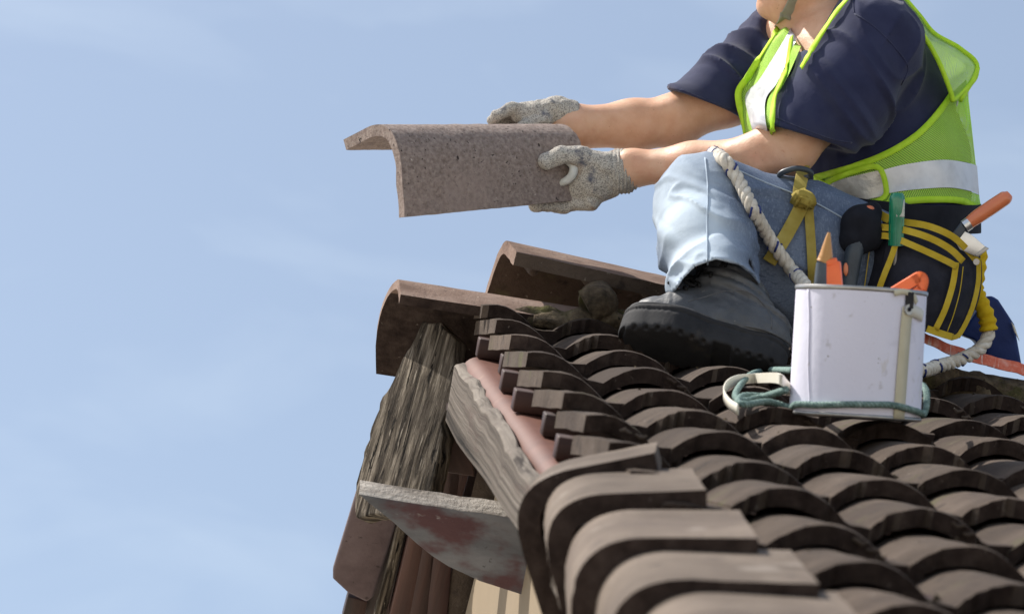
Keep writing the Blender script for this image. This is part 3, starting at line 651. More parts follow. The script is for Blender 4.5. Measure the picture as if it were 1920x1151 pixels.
# key joints (photo position, depth)
hipN, hipF = S(1645, 505, .10), S(1650, 500, .36)
kneeN, ankN = S(1318, 384, -.05), S(1350, 545, -.215)
pel = S(1700, 495, .23)
shN, shF = S(1640, 92, .13), S(1462, 82, .48)
elN, wrN = S(1484, 277, .05), S(1180, 316, .185)
elF, wrF = S(1266, 226, .42), S(1068, 240, .35)

# body: one continuous figure (most of it under the clothes)
def f_skin(P):
    d = chain(P, [pel, S(1650, 300, .26), S(1590, 150, .31), S(1565, 100, .33)], [.095, .10, .125, .09], .05)
    d = smin(d, cone(P, S(1560, 112, .33), shN, .07, .062), .04); d = smin(d, cone(P, S(1560, 112, .33), shF, .07, .058), .04)
    d = smin(d, chain(P, [S(1556, 100, .345), S(1540, 30, .375), S(1532, -40, .39)], [.066, .060, .062], .02), .03)        # neck
    d = smin(d, cone(P, S(1468, 34, .35), S(1497, 92, .335), .012, .016), .02)                                              # throat
    # head
    d = smin(d, ell(P, S(1540, -112, .395), (.100, .078, .105)), .03)
    d = smin(d, chain(P, [S(1520, -30, .33), S(1470, 2, .345)], [.040, .034], .02), .03); d = smin(d, chain(P, [S(1520, -30, .43), S(1470, 2, .40)], [.040, .034], .02), .03)
    d = smin(d, cone(P, S(1468, -60, .37), S(1458, 4, .37), .052, .034), .03)
    d = smin(d, ell(P, S(1441, 12, .37), (.026, .03, .025)), .012)                                                          # chin
    d = smin(d, cone(P, S(1424, -14, .35), S(1424, -14, .39), .011, .011), .008); d = smin(d, cone(P, S(1421, -29, .352), S(1421, -29, .388), .009, .009), .008)   # lips
    d = smin(d, chain(P, [S(1432, -96, .37), S(1404, -52, .37)], [.010, .016], .01), .01)                                   # nose
    d = smin(d, cone(P, S(1443, -112, .33), S(1443, -112, .41), .014, .014), .015)                                          # brow
    d = smax(d, -ell(P, S(1440, -92, .340), (.014, .016, .010)), .01); d = smax(d, -ell(P, S(1440, -92, .400), (.014, .016, .010)), .01)
    for y in (.315, .475): d = smin(d, ell(P, S(1548, -78, y), (.022, .010, .034)), .008)                                   # ears
    # arms
    d = smin(d, chain(P, [shN, S(1568, 190, .08), elN], [.062, .055, .046], .03), .03)
    d = smin(d, chain(P, [elN, S(1420, 296, .09), S(1300, 308, .145), wrN, S(1140, 322, .2)], [.047, .044, .038, .031, .028], .03), .025)
    d = smin(d, ell(P, S(1462, 262, .07), (.035, .03, .022)), .03)
    d = smin(d, chain(P, [shF, S(1370, 178, .45), elF], [.060, .058, .049], .03), .03)
    d = smin(d, chain(P, [elF, S(1190, 236, .40), S(1068, 241, .35), S(1010, 222, .345)], [.050, .0465, .039, .026], .03), .025)
    d = smin(d, cone(P, S(1262, 205, .38), S(1232, 212, .375), .018, .012), .02)
    d = d - .0016 * vnoise(P * 26) - .0022 * vnoise(P * np.array([9., 20, 20]) + 3)
    # legs
    d = smin(d, chain(P, [hipN, kneeN, ankN, S(1360, 590, -.235)], [.09, .055, .026, .022], .03), .03)
    d = smin(d, chain(P, [hipF, S(1440, 520, .52), S(1470, 690, .62), S(1475, 760, .66)], [.09, .055, .036, .03], .03), .03)
    return d
person = thing('person', 'worker in navy t-shirt, lime vest, jeans and boots sitting astride the ridge holding a tile', 'person', W(1690, 640, .2))
body('body', f_skin, S(990, 820, -.45), S(1790, -250, .8), .0058, M['skin'], person)

# t-shirt
def folds(P, d1, d2, f1, f2, amp, seed=0.):
    q = np.stack([P @ nrm(d1) * f1, P @ nrm(d2) * f2, P[..., 1] * (f1 + f2) * .35], -1) + seed
    w_ = vnoise(q + .6 * vnoise(q * .7 + 4)[..., None]); return (1 - np.minimum(1, np.abs(w_) * 2.4) ** .8 * 2) * amp
slN_a, slN_b = S(1632, 84, .13), S(1510, 262, .06)
slF_a, slF_b = S(1462, 84, .48), S(1318, 206, .42)
tor = ([S(1698, 440, .22), S(1660, 320, .25), S(1607, 190, .29), S(1590, 110, .31)], [.118, .150, .158, .132])
def f_torso(P):
    d = chain(P, *tor, .06, ((0, 1, 0), 1.12))
    d = smin(d, ell(P, S(1478, 236, .34), (.085, .10, .10)), .07)
    d = smin(d, cone(P, S(1600, 70, .30), shN, .10, .092), .05); d = smin(d, cone(P, S(1570, 92, .34), shF, .085, .062), .05)
    return d
def hem(P, c, n): return (P - c) @ nrm(n)
def f_shirt(P):
    d = f_torso(P)
    sa = chain(P, [slN_a, S(1578, 176, .085), slN_b, S(1496, 282, .05)], [.100, .097, .089, .087], .04)
    sa = sa - folds(P, slN_b - slN_a, (1, 0, .7), 4., 17., .0060, 1.)
    sa = smax(sa, hem(P, S(1508, 259, .06), S(1430, 400, .0) - S(1484, 225, .0)), .004)
    sb = chain(P, [slF_a, S(1385, 150, .45), slF_b, S(1290, 228, .40)], [.074, .070, .067, .067], .04)
    sb = sb - folds(P, slF_b - slF_a, (.3, 0, 1), 22., 7., .0085, 5.)
    sb = smax(sb, hem(P, S(1330, 198, .42), np.array([-47., 0, -123.]) * 0 + np.array([-.36, 0, -.93]) * 0 + nrm(S(1270, 175, .4) - S(1392, 222, .4)) @ np.array([[0, 0, 1.], [0, 1., 0], [-1., 0, 0]])) if False else hem(P, S(1330, 198, .42), np.array([-.36, 0, -.93])), .004)
    d = smin(d - folds(P, (.55, 0, .8), (1, 0, -.55), 6., 17., .0085, 3.), sa, .018); d = smin(d, sb, .03)
    d = smax(d, -cone(P, S(1500, 268, .055), S(1470, 325, .03), .080, .080), .004)                          # sleeve openings
    d = smax(d, -cone(P, S(1322, 204, .415), S(1270, 250, .39), .058, .058), .004)
    d = smax(d, -chain(P, [S(1550, 60, .345), S(1520, 30, .36), S(1490, 10, .36)], [.078, .078, .09], .02), .012)           # neck opening
    tri = np.maximum((P - S(1536, 58, .3)) @ nrm([1., 0, -.624]), -(P - S(1481, 78, .3)) @ nrm([1., 0, .45]))
    tri = np.maximum(tri, S(0, 122, .3)[2] - P[..., 2]); tri = np.maximum(tri, P[..., 1] - .47)
    return smax(d, -tri, .004)
body('t_shirt', f_shirt, S(1230, 560, -.1), S(1870, -70, .68), .0046, M['shirt'], person)
# neckband
nb_pts = [S(1586, 4, .26), S(1545, 62, .262), S(1506, 108, .285), S(1487, 122, .33), S(1480, 100, .385), S(1490, 62, .43), S(1530, 0, .45)]
V, F = tube_geo(T(smooth_path(nb_pts, 8)), .009, 8); obj('collar', V, F, M['shirt'], person)

# sleeve and shoulder seams
for pts in ([(1602, 26), (1640, 52), (1676, 88), (1702, 126), (1690, 160)], [(1441, 216), (1500, 240), (1560, 262), (1597, 268)], [(1276, 168), (1330, 190), (1388, 212)], [(1602, 26), (1600, 4), (1604, -12)]):
    V, F = tube_geo(T(traced(pts, f_shirt, -.0002)), .0017, 6); obj('seam', V, F, M['shirt'], person)

# jeans
def f_jeans(P):
    d = chain(P, [S(1700, 460, .22), S(1680, 505, .22)], [.104, .128], .05, ((0, 1, 0), .85))
    th = chain(P, [kneeN, S(1480, 462, .03), hipN], [.088, .120, .130], .04)
    sh = chain(P, [kneeN, S(1328, 455, -.14), S(1343, 540, -.225), S(1346, 570, -.245)], [.090, .086, .080, .076], .03)
    sh = sh - folds(P, (1, 0, -.6), (.6, 0, 1), 7., 24., .0038, 2.) - folds(P, (1, 0, .8), (.8, 0, -1), 6., 19., .0062, 8.) * np.clip((S(0, 430, 0)[2] - P[..., 2]) / .06, 0, 1)
    sh = sh - folds(P, (.5, 0, -1), (1, 0, .5), 5., 20., .0055, 5.) * np.clip((P[..., 0] - S(1350, 0, -.1)[0]) / .05, 0, 1)
    th = th - folds(P, (1, 0, -.3), (.3, 0, 1), 4., 13., .0050, 4.)
    d = smin(d, th, .05); d = smin(d, sh, .035)
    d = smin(d, chain(P, [S(1420, 520, -.02), S(1500, 560, .03)], [.06, .06], .03), .04)
    fl = chain(P, [hipF, S(1440, 520, .52), S(1470, 690, .60)], [.13, .09, .08], .04); d = smin(d, fl, .03)
    xs = np.array([S(x, 0, -.25)[0] for x in (1180, 1262, 1280, 1302, 1340, 1385, 1408, 1422, 1429)]); ys = np.array([S(0, y, -.25)[2] for y in (552, 550, 522, 500, 487, 498, 515, 532, 535)])
    hz = np.interp(P[..., 0], xs, ys); hb = S(0, 548, -.25)[2]; w_ = np.clip((P[..., 1] + .20) / .06, 0, 1)
    d = smax(d, np.where(P[..., 0] < S(1430, 0, -.2)[0], (hz * (1 - w_) + hb * w_ - P[..., 2]) * .7, -1.), .003)
    d = smax(d, -chain(P, [S(1342, 525, -.215), S(1350, 620, -.26)], [.071, .078], .01), .004)
    return d
jn = body('jeans', f_jeans, S(1190, 760, -.42), S(1880, 270, .75), .0046, M['denim'], person)
jv = np.empty(len(jn.data.vertices) * 3); jn.data.vertices.foreach_get('co', jv); jw = w2cam(jv.reshape(-1, 3) + base_of(person)); jw = np.stack([jw[:, 0], jw[:, 2] - 7, -jw[:, 1]], 1)
fd = np.clip(1 - cone(jw, S(1262, 330, -.12), S(1300, 500, -.30), .035, .03) / .11, 0, 1) + .75 * np.clip(1 - cone(jw, S(1310, 296, -.02), S(1560, 372, .06), .01, .01) / .04, 0, 1)
fd = np.clip(fd * (.85 + .5 * fbm(jw * 12, 3)), 0, 1) ** 1.2
at_ = jn.data.attributes.new('lit_fade', 'FLOAT', 'POINT'); at_.data.foreach_set('value', fd.astype(np.float32))  # paints the sunlit shin and thigh top paler, along with wear
f_leg = f_jeans
for pts in ([(1322, 296), (1327, 350), (1326, 420), (1327, 500), (1334, 526)], [(1352, 304), (1430, 340), (1520, 376), (1600, 420)]):
    V, F = tube_geo(T(traced(pts, f_leg, .0008)), .0016, 6); obj('seam', V, F, M['seam'], person)

# boots, in a frame of their own: x toe, y outwards (to the viewer), z up
def boot_frame(c, fwd, up):
    f_ = nrm(fwd); u_ = nrm(np.asarray(up, float) - f_ * (np.asarray(up, float) @ f_)); s_ = np.cross(u_, f_)
    if s_[1] > 0: s_ = -s_
    return np.asarray(c, float), np.stack([f_, s_, u_])
def f_upper(p):
    d = chain(p, [(-.105, 0, .055), (-.02, 0, .058), (.06, 0, .046), (.105, .002, .040)], [.042, .046, .044, .038], .03, ((0, 1, 0), .95))
    d = smin(d, chain(p, [(-.070, 0, .07), (-.028, -.008, .12), (-.004, -.020, .175)], [.046, .050, .054], .03), .03)
    d = smin(d, chain(p, [(-.005, -.012, .125), (.045, 0, .075)], [.038, .037], .03), .03)
    for i, z in enumerate((.118, .140, .161)):                                   # padded collar rolls
        a = np.abs(p[..., 2] - z - .25 * (p[..., 0] + .03)); d = d - .0075 * np.clip(1 - (a / .0115) ** 2, 0, 1)
    d = d - .0022 * np.clip(1 - np.abs(p[..., 2] - .088 - .3 * (p[..., 0] + .05)) / .004, 0, 1) * (p[..., 0] < .02)
    d = d + .0015 * np.clip(1 - np.abs(p[..., 0] - .062 - .2 * p[..., 2]) / .003, 0, 1)
    d = d - .0016 * vnoise(p * 55) - .0012 * vnoise(p * 120)
    return d
def outline(p):
    x = p[..., 0]; y = p[..., 1]
    d = chain(np.stack([x, y, 0 * x], -1), [(-.105, 0, 0), (-.03, .002, 0), (.055, .004, 0), (.105, .002, 0)], [.043, .039, .053, .047], .03); return d
def f_sole(p):
    o = outline(p); z = p[..., 2]
    d = smax(o - .004, np.abs(z - .013) - .028, .009)
    ho = np.abs(z - .026 - .0006) - .0022; d = smax(d, -smax(np.abs(o - .004) - .003, ho, .001), .001)
    tr = np.abs(((p[..., 0] + .2) / .021) % 1 - .5) * .021 - .0042
    d = smax(d, -smax(smax(tr, z + .008, .002), -(o + .007), .002), .001)
    d = smax(d, -smax(smax(np.abs(p[..., 0] + .035) - .018, z + .008, .003), o + .1 * 0 - .02, .003), .002)
    return d
def boot(cen, fwd, up, h):
    o, Rm = boot_frame(cen, fwd, up); b = thing_part('boot', person)
    def mk(name, f, lo, hi, mat):
        V, F = surfnet(f, lo, hi, h)
        return obj(name, T(o + V @ Rm), F, mat, b)
    mk('upper', f_upper, (-.17, -.08, .01), (.17, .08, .235), M['leather']); mk('sole', f_sole, (-.17, -.085, -.030), (.175, .085, .05), M['rubber'])
    def loc(pts): return T(o + np.asarray(pts, float) @ Rm)
    w_ = smooth_path([(.154, .0, .042), (.13, .040, .042), (.06, .060, .041), (-.03, .0455, .040), (-.10, .049, .041), (-.150, .02, .042), (-.150, -.02, .042)], 8)
    V, F = tube_geo(loc(w_), .0024, 6); obj('welt', V, F, M['welt'], b)
    w_ = np.array([(x, y, z) for x, z, y in ((-.112, .05, .0), (-.105, .075, .0), (-.085, .097, .0), (-.05, .108, .0), (-.01, .100, .0), (.02, .082, .0), (.045, .060, .0))]); w_ = smooth_path(w_, 6)
    yy = np.full(len(w_), .09)
    for _ in range(60): q = np.stack([w_[:, 0], yy, w_[:, 2]], 1); yy = yy - f_upper(q) * .8
    V, F = tube_geo(loc(np.stack([w_[:, 0], yy, w_[:, 2]], 1)), .0013, 6); obj('stitching', V, F, M['welt'], b)
    def push(q):
        q = np.array(q, float)
        for _ in range(12): q = q + grad(f_upper, q) * np.maximum(0, .0025 - f_upper(q))[:, None]
        return q
    for k in range(4):                                                            # laces across the instep
        x = .062 - .020 * k; z = .100 + .020 * k
        lp = push(smooth_path([(x, -.034, z - .014), (x + .006, -.012, z + .010), (x, .012, z + .012), (x - .008, .036, z - .012)], 6)); V, F = tube_geo(loc(lp), .0030, 6); obj('lace', V, F, M['lace'], b)
    for q in ([(.03, -.01, .150), (.055, .01, .140), (.066, .03, .118), (.045, .03, .112), (.03, .0, .14)], [(.03, -.01, .150), (.06, .0, .150), (.085, .02, .128), (.09, .04, .098)]):
        V, F = tube_geo(loc(push(smooth_path(q, 6))), .0030, 6); obj('lace', V, F, M['lace'], b)
    return b
def thing_part(name, parent):
    o = bpy.data.objects.new(name, None); C.objects.link(o); o.parent = parent; o.empty_display_size = .03; return o
boot(S(1318, 657, -.285), (-.96, .14, .225), (.20, .56, .85), .0032)
boot(S(1440, 800, .72), (-.97, .1, -.05), (.05, -.3, .95), .006)

# gloves: palm, four fingers and a thumb each
def f_gloveN(P):
    d = chain(P, [S(1186, 318, .185), S(1166, 322, .19), S(1150, 322, .195)], [.038, .041, .034], .006)
    d = d - .0016 * np.sin(P[..., 0] * 900) * (P[..., 0] > S(1140, 0, .19)[0])
    d = smin(d, chain(P, [S(1150, 322, .195), S(1112, 335, .195), S(1090, 350, .20)], [.038, .046, .034], .02, ((0, 1, 0), 1.25)), .02)
    d = smin(d, chain(P, [S(1130, 310, .17), S(1088, 292, .165), S(1050, 291, .158), S(1022, 304, .150)], [.026, .0185, .0165, .0150], .008), .014)      # thumb
    fing = [([(1098, 352, .215), (1072, 340, .232), (1050, 330, .215)], .0150), ([(1100, 362, .205), (1062, 368, .235), (1030, 362, .212)], .0155),
            ([(1104, 372, .195), (1062, 379, .222), (1022, 378, .20)], .0150), ([(1108, 380, .185), (1060, 385, .200), (1002, 385, .168)], .0140)]
    for pts, r in fing: d = smin(d, chain(P, [S(*q) for q in pts], [r * 1.1, r, r * .88], .006), .007)
    d = d - .0014 * vnoise(P * 75) - .0010 * vnoise(P * 160)
    d = d - folds(P, (1, 0, .3), (0, 0, 1), 30., 10., .0014, 6.)
    return smax(d, -cone(P, S(1172, 319, .187), S(1200, 316, .183), .031, .035), .002)
body('glove', f_gloveN, S(975, 430, .09), S(1205, 255, .30), .0026, M['glove'], person)
def f_idx(P):                                                                       # pale coated index finger folded in the thumb crook
    return chain(P, smooth_path([S(1052, 343, .168), S(1066, 333, .160), S(1073, 320, .158), S(1071, 308, .162), S(1061, 301, .172)], 4) + np.array([.003, .006, 0]), np.full(17, .0068), .004) - .0008 * vnoise(P * 130)
body('glove_coating', f_idx, S(1030, 360, .13), S(1095, 285, .20), .002, M['glove_pale'], person)
def f_gloveF(P):
    d = chain(P, [S(1064, 217, .345), S(1046, 213, .34), S(1034, 212, .335)], [.033, .034, .026], .005)
    d = smin(d, chain(P, [S(1040, 214, .335), S(1000, 214, .32), S(975, 216, .315)], [.026, .026, .02], .015, ((0, .3, 1), 1.15)), .015)
    d = smin(d, ell(P, S(1030, 203, .32), (.018, .02, .016)), .012)
    for k, (q, r) in enumerate((([(985, 206, .315), (958, 203, .30), (930, 218, .285)], .0125), ([(985, 212, .335), (950, 208, .33), (922, 226, .315)], .0125), ([(990, 222, .352), (955, 220, .352), (930, 236, .34)], .012), ([(1000, 230, .362), (970, 232, .365), (948, 246, .355)], .011))):
        d = smin(d, chain(P, [S(*p) for p in q], [r * 1.15, r, r * .85], .005), .006)
    d = smin(d, chain(P, [S(1020, 226, .30), S(985, 238, .29), S(962, 250, .29)], [.018, .014, .012], .006), .01)
    return d - .0013 * vnoise(P * 75) - .0010 * vnoise(P * 160) - folds(P, (1, 0, 0), (0, 0, 1), 25., 8., .0016, 2.)
body('glove', f_gloveF, S(900, 280, .24), S(1085, 160, .42), .0026, M['glove'], person)

# chin strap, helmet, face details (mostly above the picture)
q = drape(np.array([1502., 1497, 1490, 1483, 1475, 1468]), np.array([-60., -30, -6, 12, 27, 37]), f_skin, .003)
qf = q[::-1] * np.array([1, 0, 1]) + np.array([0, .76, 0]) - q[::-1] * np.array([0, 1, 0])
V, F, uv = ribbon_geo(T(smooth_path(np.concatenate([q, [S(1464, 43, .375)], qf]), 6)), Sdir(1, .15, .5), .024, .0022)
obj('chin_strap', V, F, M['strap_grey'], person, uv=uv)
def f_hat(P):
    q = P - S(1536, -150, .392)
    d = ell(P, S(1536, -150, .392), (.135, .115, .125)); d = smax(d, -(q[..., 2] + .02 + .12 * q[..., 0]), .006)
    br = smax(ell(P, S(1500, -140, .392), (.185, .135, .2)), np.abs(q[..., 2] + .015 + .12 * q[..., 0]) - .004, .004); d = smin(d, br, .01)
    return smax(d, -ell(P, S(1540, -165, .392), (.122, .104, .128)), .003)
body('helmet', f_hat, S(1290, -60, .22), S(1720, -320, .57), .006, M['hat'], person)
for y in (.342, .398):
    V, F = surfnet(lambda P: ell(P, S(1444, -92, y), (.011, .012, .011)), S(1425, -70, y - .03), S(1465, -112, y + .03), .004); obj('eye', T(V), F, M['eye'], person)
def f_hair(P): return smax(smax(ell(P, S(1545, -105, .395), (.106, .085, .108)), S(1530, 0, .4)[0] - P[..., 0], .01), P[..., 2] * 0 + (S(0, -22, .4)[2] - P[..., 2]), .01)
body('hair', f_hair, S(1500, 20, .28), S(1690, -240, .51), .006, M['hair'], person)

def Sdir_many(d): d = np.asarray(d, float); return np.stack([d[:, 0], -d[:, 2], d[:, 1]], 1) @ Wm.T
# safety vest: net panels, silver tape and lime binding laid over the shirt
vest = thing_part('safety_vest', person)
fs = f_shirt
def both(name, top, bot, mat, off=.007, nu=44, nv=12):
    for far in (False, True):
        V, F, uv = patch_geo(top, bot, fs, nu, nv, off, far=far); obj(name, V, F, mat, vest, uv=uv)
def near(name, top, bot, mat, off=.007, nu=44, nv=12):
    V, F, uv = patch_geo(top, bot, fs, nu, nv, off); obj(name, V, F, mat, vest, uv=uv)
def bind(pts, r=.0060, off=.009, sq=True, name='binding', mat=None):
    Q = traced(pts, fs, off)
    for _ in range(4): Q[1:-1] = .25 * Q[:-2] + .5 * Q[1:-1] + .25 * Q[2:]
    Q = resample(Q, .007)[0]; wd = np.cross(np.gradient(Q, axis=0), grad(fs, Q)); V, F, uv = ribbon_geo(T(Q), Sdir_many(nrm(wd)), r * 2.1, .0022, .0012); obj(name, V, F, mat or M['lime'], vest, uv=uv)
# waist band
up_edge = [(1526, 334), (1590, 316), (1660, 290), (1718, 255), (1758, 214), (1788, 172), (1812, 150)]
t_top = [(1546, 349), (1600, 333), (1660, 318), (1720, 306), (1775, 300), (1818, 306), (1830, 311)]
t_bot = [(1560, 386), (1615, 373), (1680, 360), (1740, 353), (1790, 353), (1822, 360), (1836, 366)]
lo_edge = [(1575, 402), (1630, 388), (1690, 378), (1750, 374), (1800, 376), (1828, 386), (1840, 394)]
both('net_panel', up_edge, t_top, M['net'], .006, 50, 16); both('net_panel', t_bot, lo_edge, M['net'], .006, 44, 6)
near('reflective_band', [(1535, 352), (1570, 339), (1610, 328), (1656, 318)], [(1556, 392), (1590, 382), (1625, 374), (1664, 366)], M['reflect_warm'], .010, 26, 8)
both('reflective_band', [(1652, 320), (1690, 310), (1740, 302), (1780, 300), (1820, 307), (1832, 311)], [(1662, 363), (1700, 357), (1745, 353), (1785, 352), (1822, 359), (1836, 366)], M['reflect'], .009, 30, 8)
bind(up_edge[:-1] + [(1786, 186)]); bind([(1575, 404)] + lo_edge[1:])
bind([(1537, 352), (1560, 338), (1600, 322), (1640, 312), (1655, 325), (1662, 358), (1655, 372), (1622, 386), (1590, 396)], .0050, .013)
bind([(1526, 334), (1545, 345), (1560, 360)], .005)
# front strip over the far shoulder
near('net_panel', [(1472, 36), (1436, 90), (1402, 145), (1384, 172), (1388, 205), (1396, 250)], [(1489, 47), (1456, 100), (1424, 150), (1400, 175), (1403, 210), (1412, 250)], M['net'], .008, 40, 8)
near('reflective_band', [(1487, 46), (1455, 100), (1422, 152), (1397, 178), (1402, 212), (1412, 250)], [(1502, 55), (1480, 105), (1458, 155), (1437, 182), (1434, 215), (1440, 252)], M['reflect'], .011, 40, 8)
near('net_panel', [(1500, 54), (1478, 105), (1456, 155), (1434, 182), (1432, 215), (1440, 250)], [(1512, 62), (1493, 108), (1470, 158), (1452, 185), (1448, 215), (1452, 250)], M['net'], .008, 40, 6)
bind([(1472, 36), (1436, 90), (1402, 145), (1384, 172), (1388, 205), (1396, 252)], .0062, .010)
bind([(1484, 68), (1478, 110), (1466, 150), (1454, 176), (1449, 205), (1448, 240), (1452, 262)], .0050, .012)
bind([(1602, -16), (1570, 20), (1544, 58), (1521, 95), (1502, 128)], .0050, .008)
# back of the vest standing off the shoulders
inner = smooth_path([S(1640, -30, .16), S(1690, 20, .14), S(1728, 62, .13), S(1758, 112, .13), S(1778, 160, .14), S(1788, 190, .15)], 8)
outer = smooth_path([S(1672, -30, .28), S(1722, 28, .26), S(1752, 64, .26), S(1800, 92, .26), S(1832, 128, .27), S(1800, 188, .20)], 8)
farin = outer + np.array([[0, .17, 0]]) - np.linspace(0, 1, len(outer))[:, None] * np.array([[.0, .02, 0]])
farin2 = inner + np.array([[-.01, .34, -.01]])
def strips(rows, nv=8):
    P = []
    for a, b in zip(rows[:-1], rows[1:]):
        for t in np.arange(nv) / nv: P.append(a * (1 - t) + b * t)
    P.append(rows[-1]); P = np.array(P); k, n = P.shape[:2]
    P += (fbm(P * 14, 2) * .006)[..., None] * np.array([.8, .2, .5])
    du = np.linspace(0, .32, n); dv = np.linspace(0, .5, k); uv = np.stack(np.meshgrid(dv, du, indexing='ij'), -1).reshape(-1, 2)
    F = [[i * n + j, i * n + j + 1, (i + 1) * n + j + 1, (i + 1) * n + j] for i in range(k - 1) for j in range(n - 1)]
    return P.reshape(-1, 3), F, uv
V, F, uv = strips([inner, outer, farin, farin2]); obj('back_panel', T(V), F, M['lime_sheer'], vest, uv=uv)
for q, r in ((outer, .0055), (inner, .005)): V, F = tube_geo(T(q), r, 8); obj('binding', V, F, M['lime'], vest)
V, F = tube_geo(T(smooth_path([S(1786, 188, .16), S(1800, 176, .2), S(1826, 150, .25), S(1833, 128, .27)], 8)), .005, 8); obj('binding', V, F, M['lime'], vest)
V, F, uv = ribbon_geo(T(smooth_path([S(1806, 172, .24), S(1804, 200, .25), S(1800, 222, .26)], 8)), Sdir(.5, 1, .0), .06, .0012); obj('reflective_band', V, F, M['reflect'], vest, uv=uv)
# ------------------------------------------------------------------ loose things
# ridge tile in the worker's hands
th_ = thing('ridge_tile', 'dark brown pitted ridge tile held out in both gloved hands against the sky', 'roof tile', W(920, 330, .1))
a0 = T(S(746, 209, -.02)); axs = Sdir(.345, .229, .012); w1s = Sdir(-.108, .165, -.045); w2s = Sdir(.012, -.0083, -.184)
V, F = ltile_geo(a0, axs, w1s, .2025, w2s, .198, .4145, .118, .0215, taper=.86, nl=40, n=16, rough=.0026)
obj('tile_body', V, F, M['tile_held'], th_, auto=42)
# ridge tile lying loose on the ridge
tl = thing('ridge_tile', 'loose ridge tile resting askew on the ridge behind the black boot', 'roof tile', R(.1, .25, .08))
pA, pB = T(S(944, 441, .30)), T(S(1262, 512, .36)); axl = pB - pA
nw = nrm(-V3 * .17 - N3 * .014); fw = nrm(FAR - FARN * .12)
nw = nrm(nw - nrm(axl) * (nw @ nrm(axl))); fw = nrm(fw - nrm(axl) * (fw @ nrm(axl)))
V, F = ltile_geo(pA, axl, nw, .19, fw, .155, np.linalg.norm(axl), .075, .026, nl=16, rough=.0014)
o = obj('tile_body', V, F, M['tile_pink'], tl, auto=42); o.data.materials.append(M['tile'])
for pl in o.data.polygons:
    if pl.normal @ Vector(Vw) < -.3 and pl.normal @ Vector(Nw) < .3: pl.material_index = 1
for t in (.12, .45, .8): V, F = box_geo(pA + axl * t + nw * .03 + fw * .03, axl * .05, nw * .13, fw * .02); bevel(obj('rib', V, F, M['tile'], tl, smooth=False), .006)

# tin of tools standing on the slope
CZ = -1.04                                                   # depth of the tin
can_b, can_t = S(1602, 783, CZ), S(1615.5, 541, CZ + .006)
upc = nrm(can_t - can_b); xc = nrm(np.array([1., 0, 0]) - upc * upc[0]); yc = np.cross(upc, xc)     # yc away
Hc = np.linalg.norm(can_t - can_b); Rc = .1045
if yc[1] < 0: yc = -yc
can = thing('paint_tin', 'white paper-covered paint tin holding tools, set on the roof tiles below the tool pouch', 'paint tin', T(can_b))
def ring(r, z, n=72, warp=0.):
    a = np.linspace(0, 2 * np.pi, n, endpoint=False); rr = r * (1 + warp * vnoise(np.stack([np.cos(a) * 2, np.sin(a) * 2, 0 * a + z * 30], 1)))
    return can_b + (np.cos(a) * rr)[:, None] * xc + (np.sin(a) * rr)[:, None] * yc + upc * z
def lathe(prof, n=72, warp=0.):
    rows = [ring(r, z, n, warp) for r, z in prof]; V = np.concatenate(rows)
    return T(V), [[i * n + j, i * n + (j + 1) % n, (i + 1) * n + (j + 1) % n, (i + 1) * n + j] for i in range(len(prof) - 1) for j in range(n)]
V, F = lathe([(.0, .004), (Rc - .004, .004), (Rc - .002, 0), (Rc, .003), (Rc, .02), (Rc, Hc * .5), (Rc, Hc - .004), (Rc - .003, Hc - .004), (Rc - .003, .006), (0, .006)], warp=.006)
obj('tin_wall', V, F, M['can'], can, auto=50)
V, F = lathe([(Rc - .004, Hc - .010), (Rc + .0008, Hc - .007), (Rc + .0016, Hc - .005), (Rc + .0016, Hc - .002), (Rc + .0006, Hc), (Rc - .005, Hc), (Rc - .005, Hc - .010)]); obj('rim', V, F, M['steel'], can, auto=50)
V, F = lathe([(Rc - .002, -.001), (Rc + .0018, .0), (Rc + .0018, .005), (Rc - .002, .007)]); obj('bottom_rim', V, F, M['steel'], can)
def on_can(px, z, off=.0015):                                # point on the near side of the tin at photo x
    x = ((px - 960) / FPX * (7 + CZ) - (can_b[0] + upc[0] * z)) / 1.0
    a = np.clip(x / Rc, -.999, .999); return can_b + upc * z + xc * (Rc + off) * a - yc * (Rc + off) * math.sqrt(1 - a * a)
def can_strip(name, pts, width, mat, off=.0015, th=.0012):
    P = smooth_path([on_can(p[0], p[1], off) for p in pts], 6); c = can_b + upc * ((P - can_b) @ upc)[:, None]; out = nrm(P - c); tg = nrm(np.gradient(P, axis=0)); wd = np.cross(tg, out)
    V, F, uv = ribbon_geo(T(P), Sdir_many(wd), width, th); return obj(name, V, F, mat, can, uv=uv)

can_strip('masking_tape', [(1674, .002), (1681, .08), (1688, .15), (1692, .178)], .0225, M['tape'])
can_strip('masking_tape', [(1664, .198), (1682, .202), (1700, .197), (1707, .186)], .009, M['tape'], .004)
can_strip('handle_strip', [(1690, .1740), (1698, .1735), (1706, .172), (1714, .1695), (1721, .166)], .019, M['plastic_grey'], .003, .0015)
can_strip('paper_edge', [(1512, .012), (1510, .08), (1512, .15), (1511, .198)], .003, M['can'], .0006, .0010)
e0 = on_can(1690, .1745, .0035); oute = nrm(e0 - (can_b + upc * ((e0 - can_b) @ upc)))
V, F = tube_geo(T(np.array([e0, e0 + oute * .003])), .0085, 18); obj('handle_ear', V, F, M['steel'], can, auto=40)
V, F = tube_geo(T(np.array([e0 + oute * .003, e0 + oute * .0045])), .0035, 12); obj('rivet', V, F, M['black'], can, auto=40)
V, F = box_geo(T(on_can(1686, .176, .001)), Sdir_many([xc])[0] * .012, Sdir_many([upc])[0] * .026, Sdir_many([oute])[0] * .002); obj('ear_plate', V, F, M['rubber'], can, smooth=False)

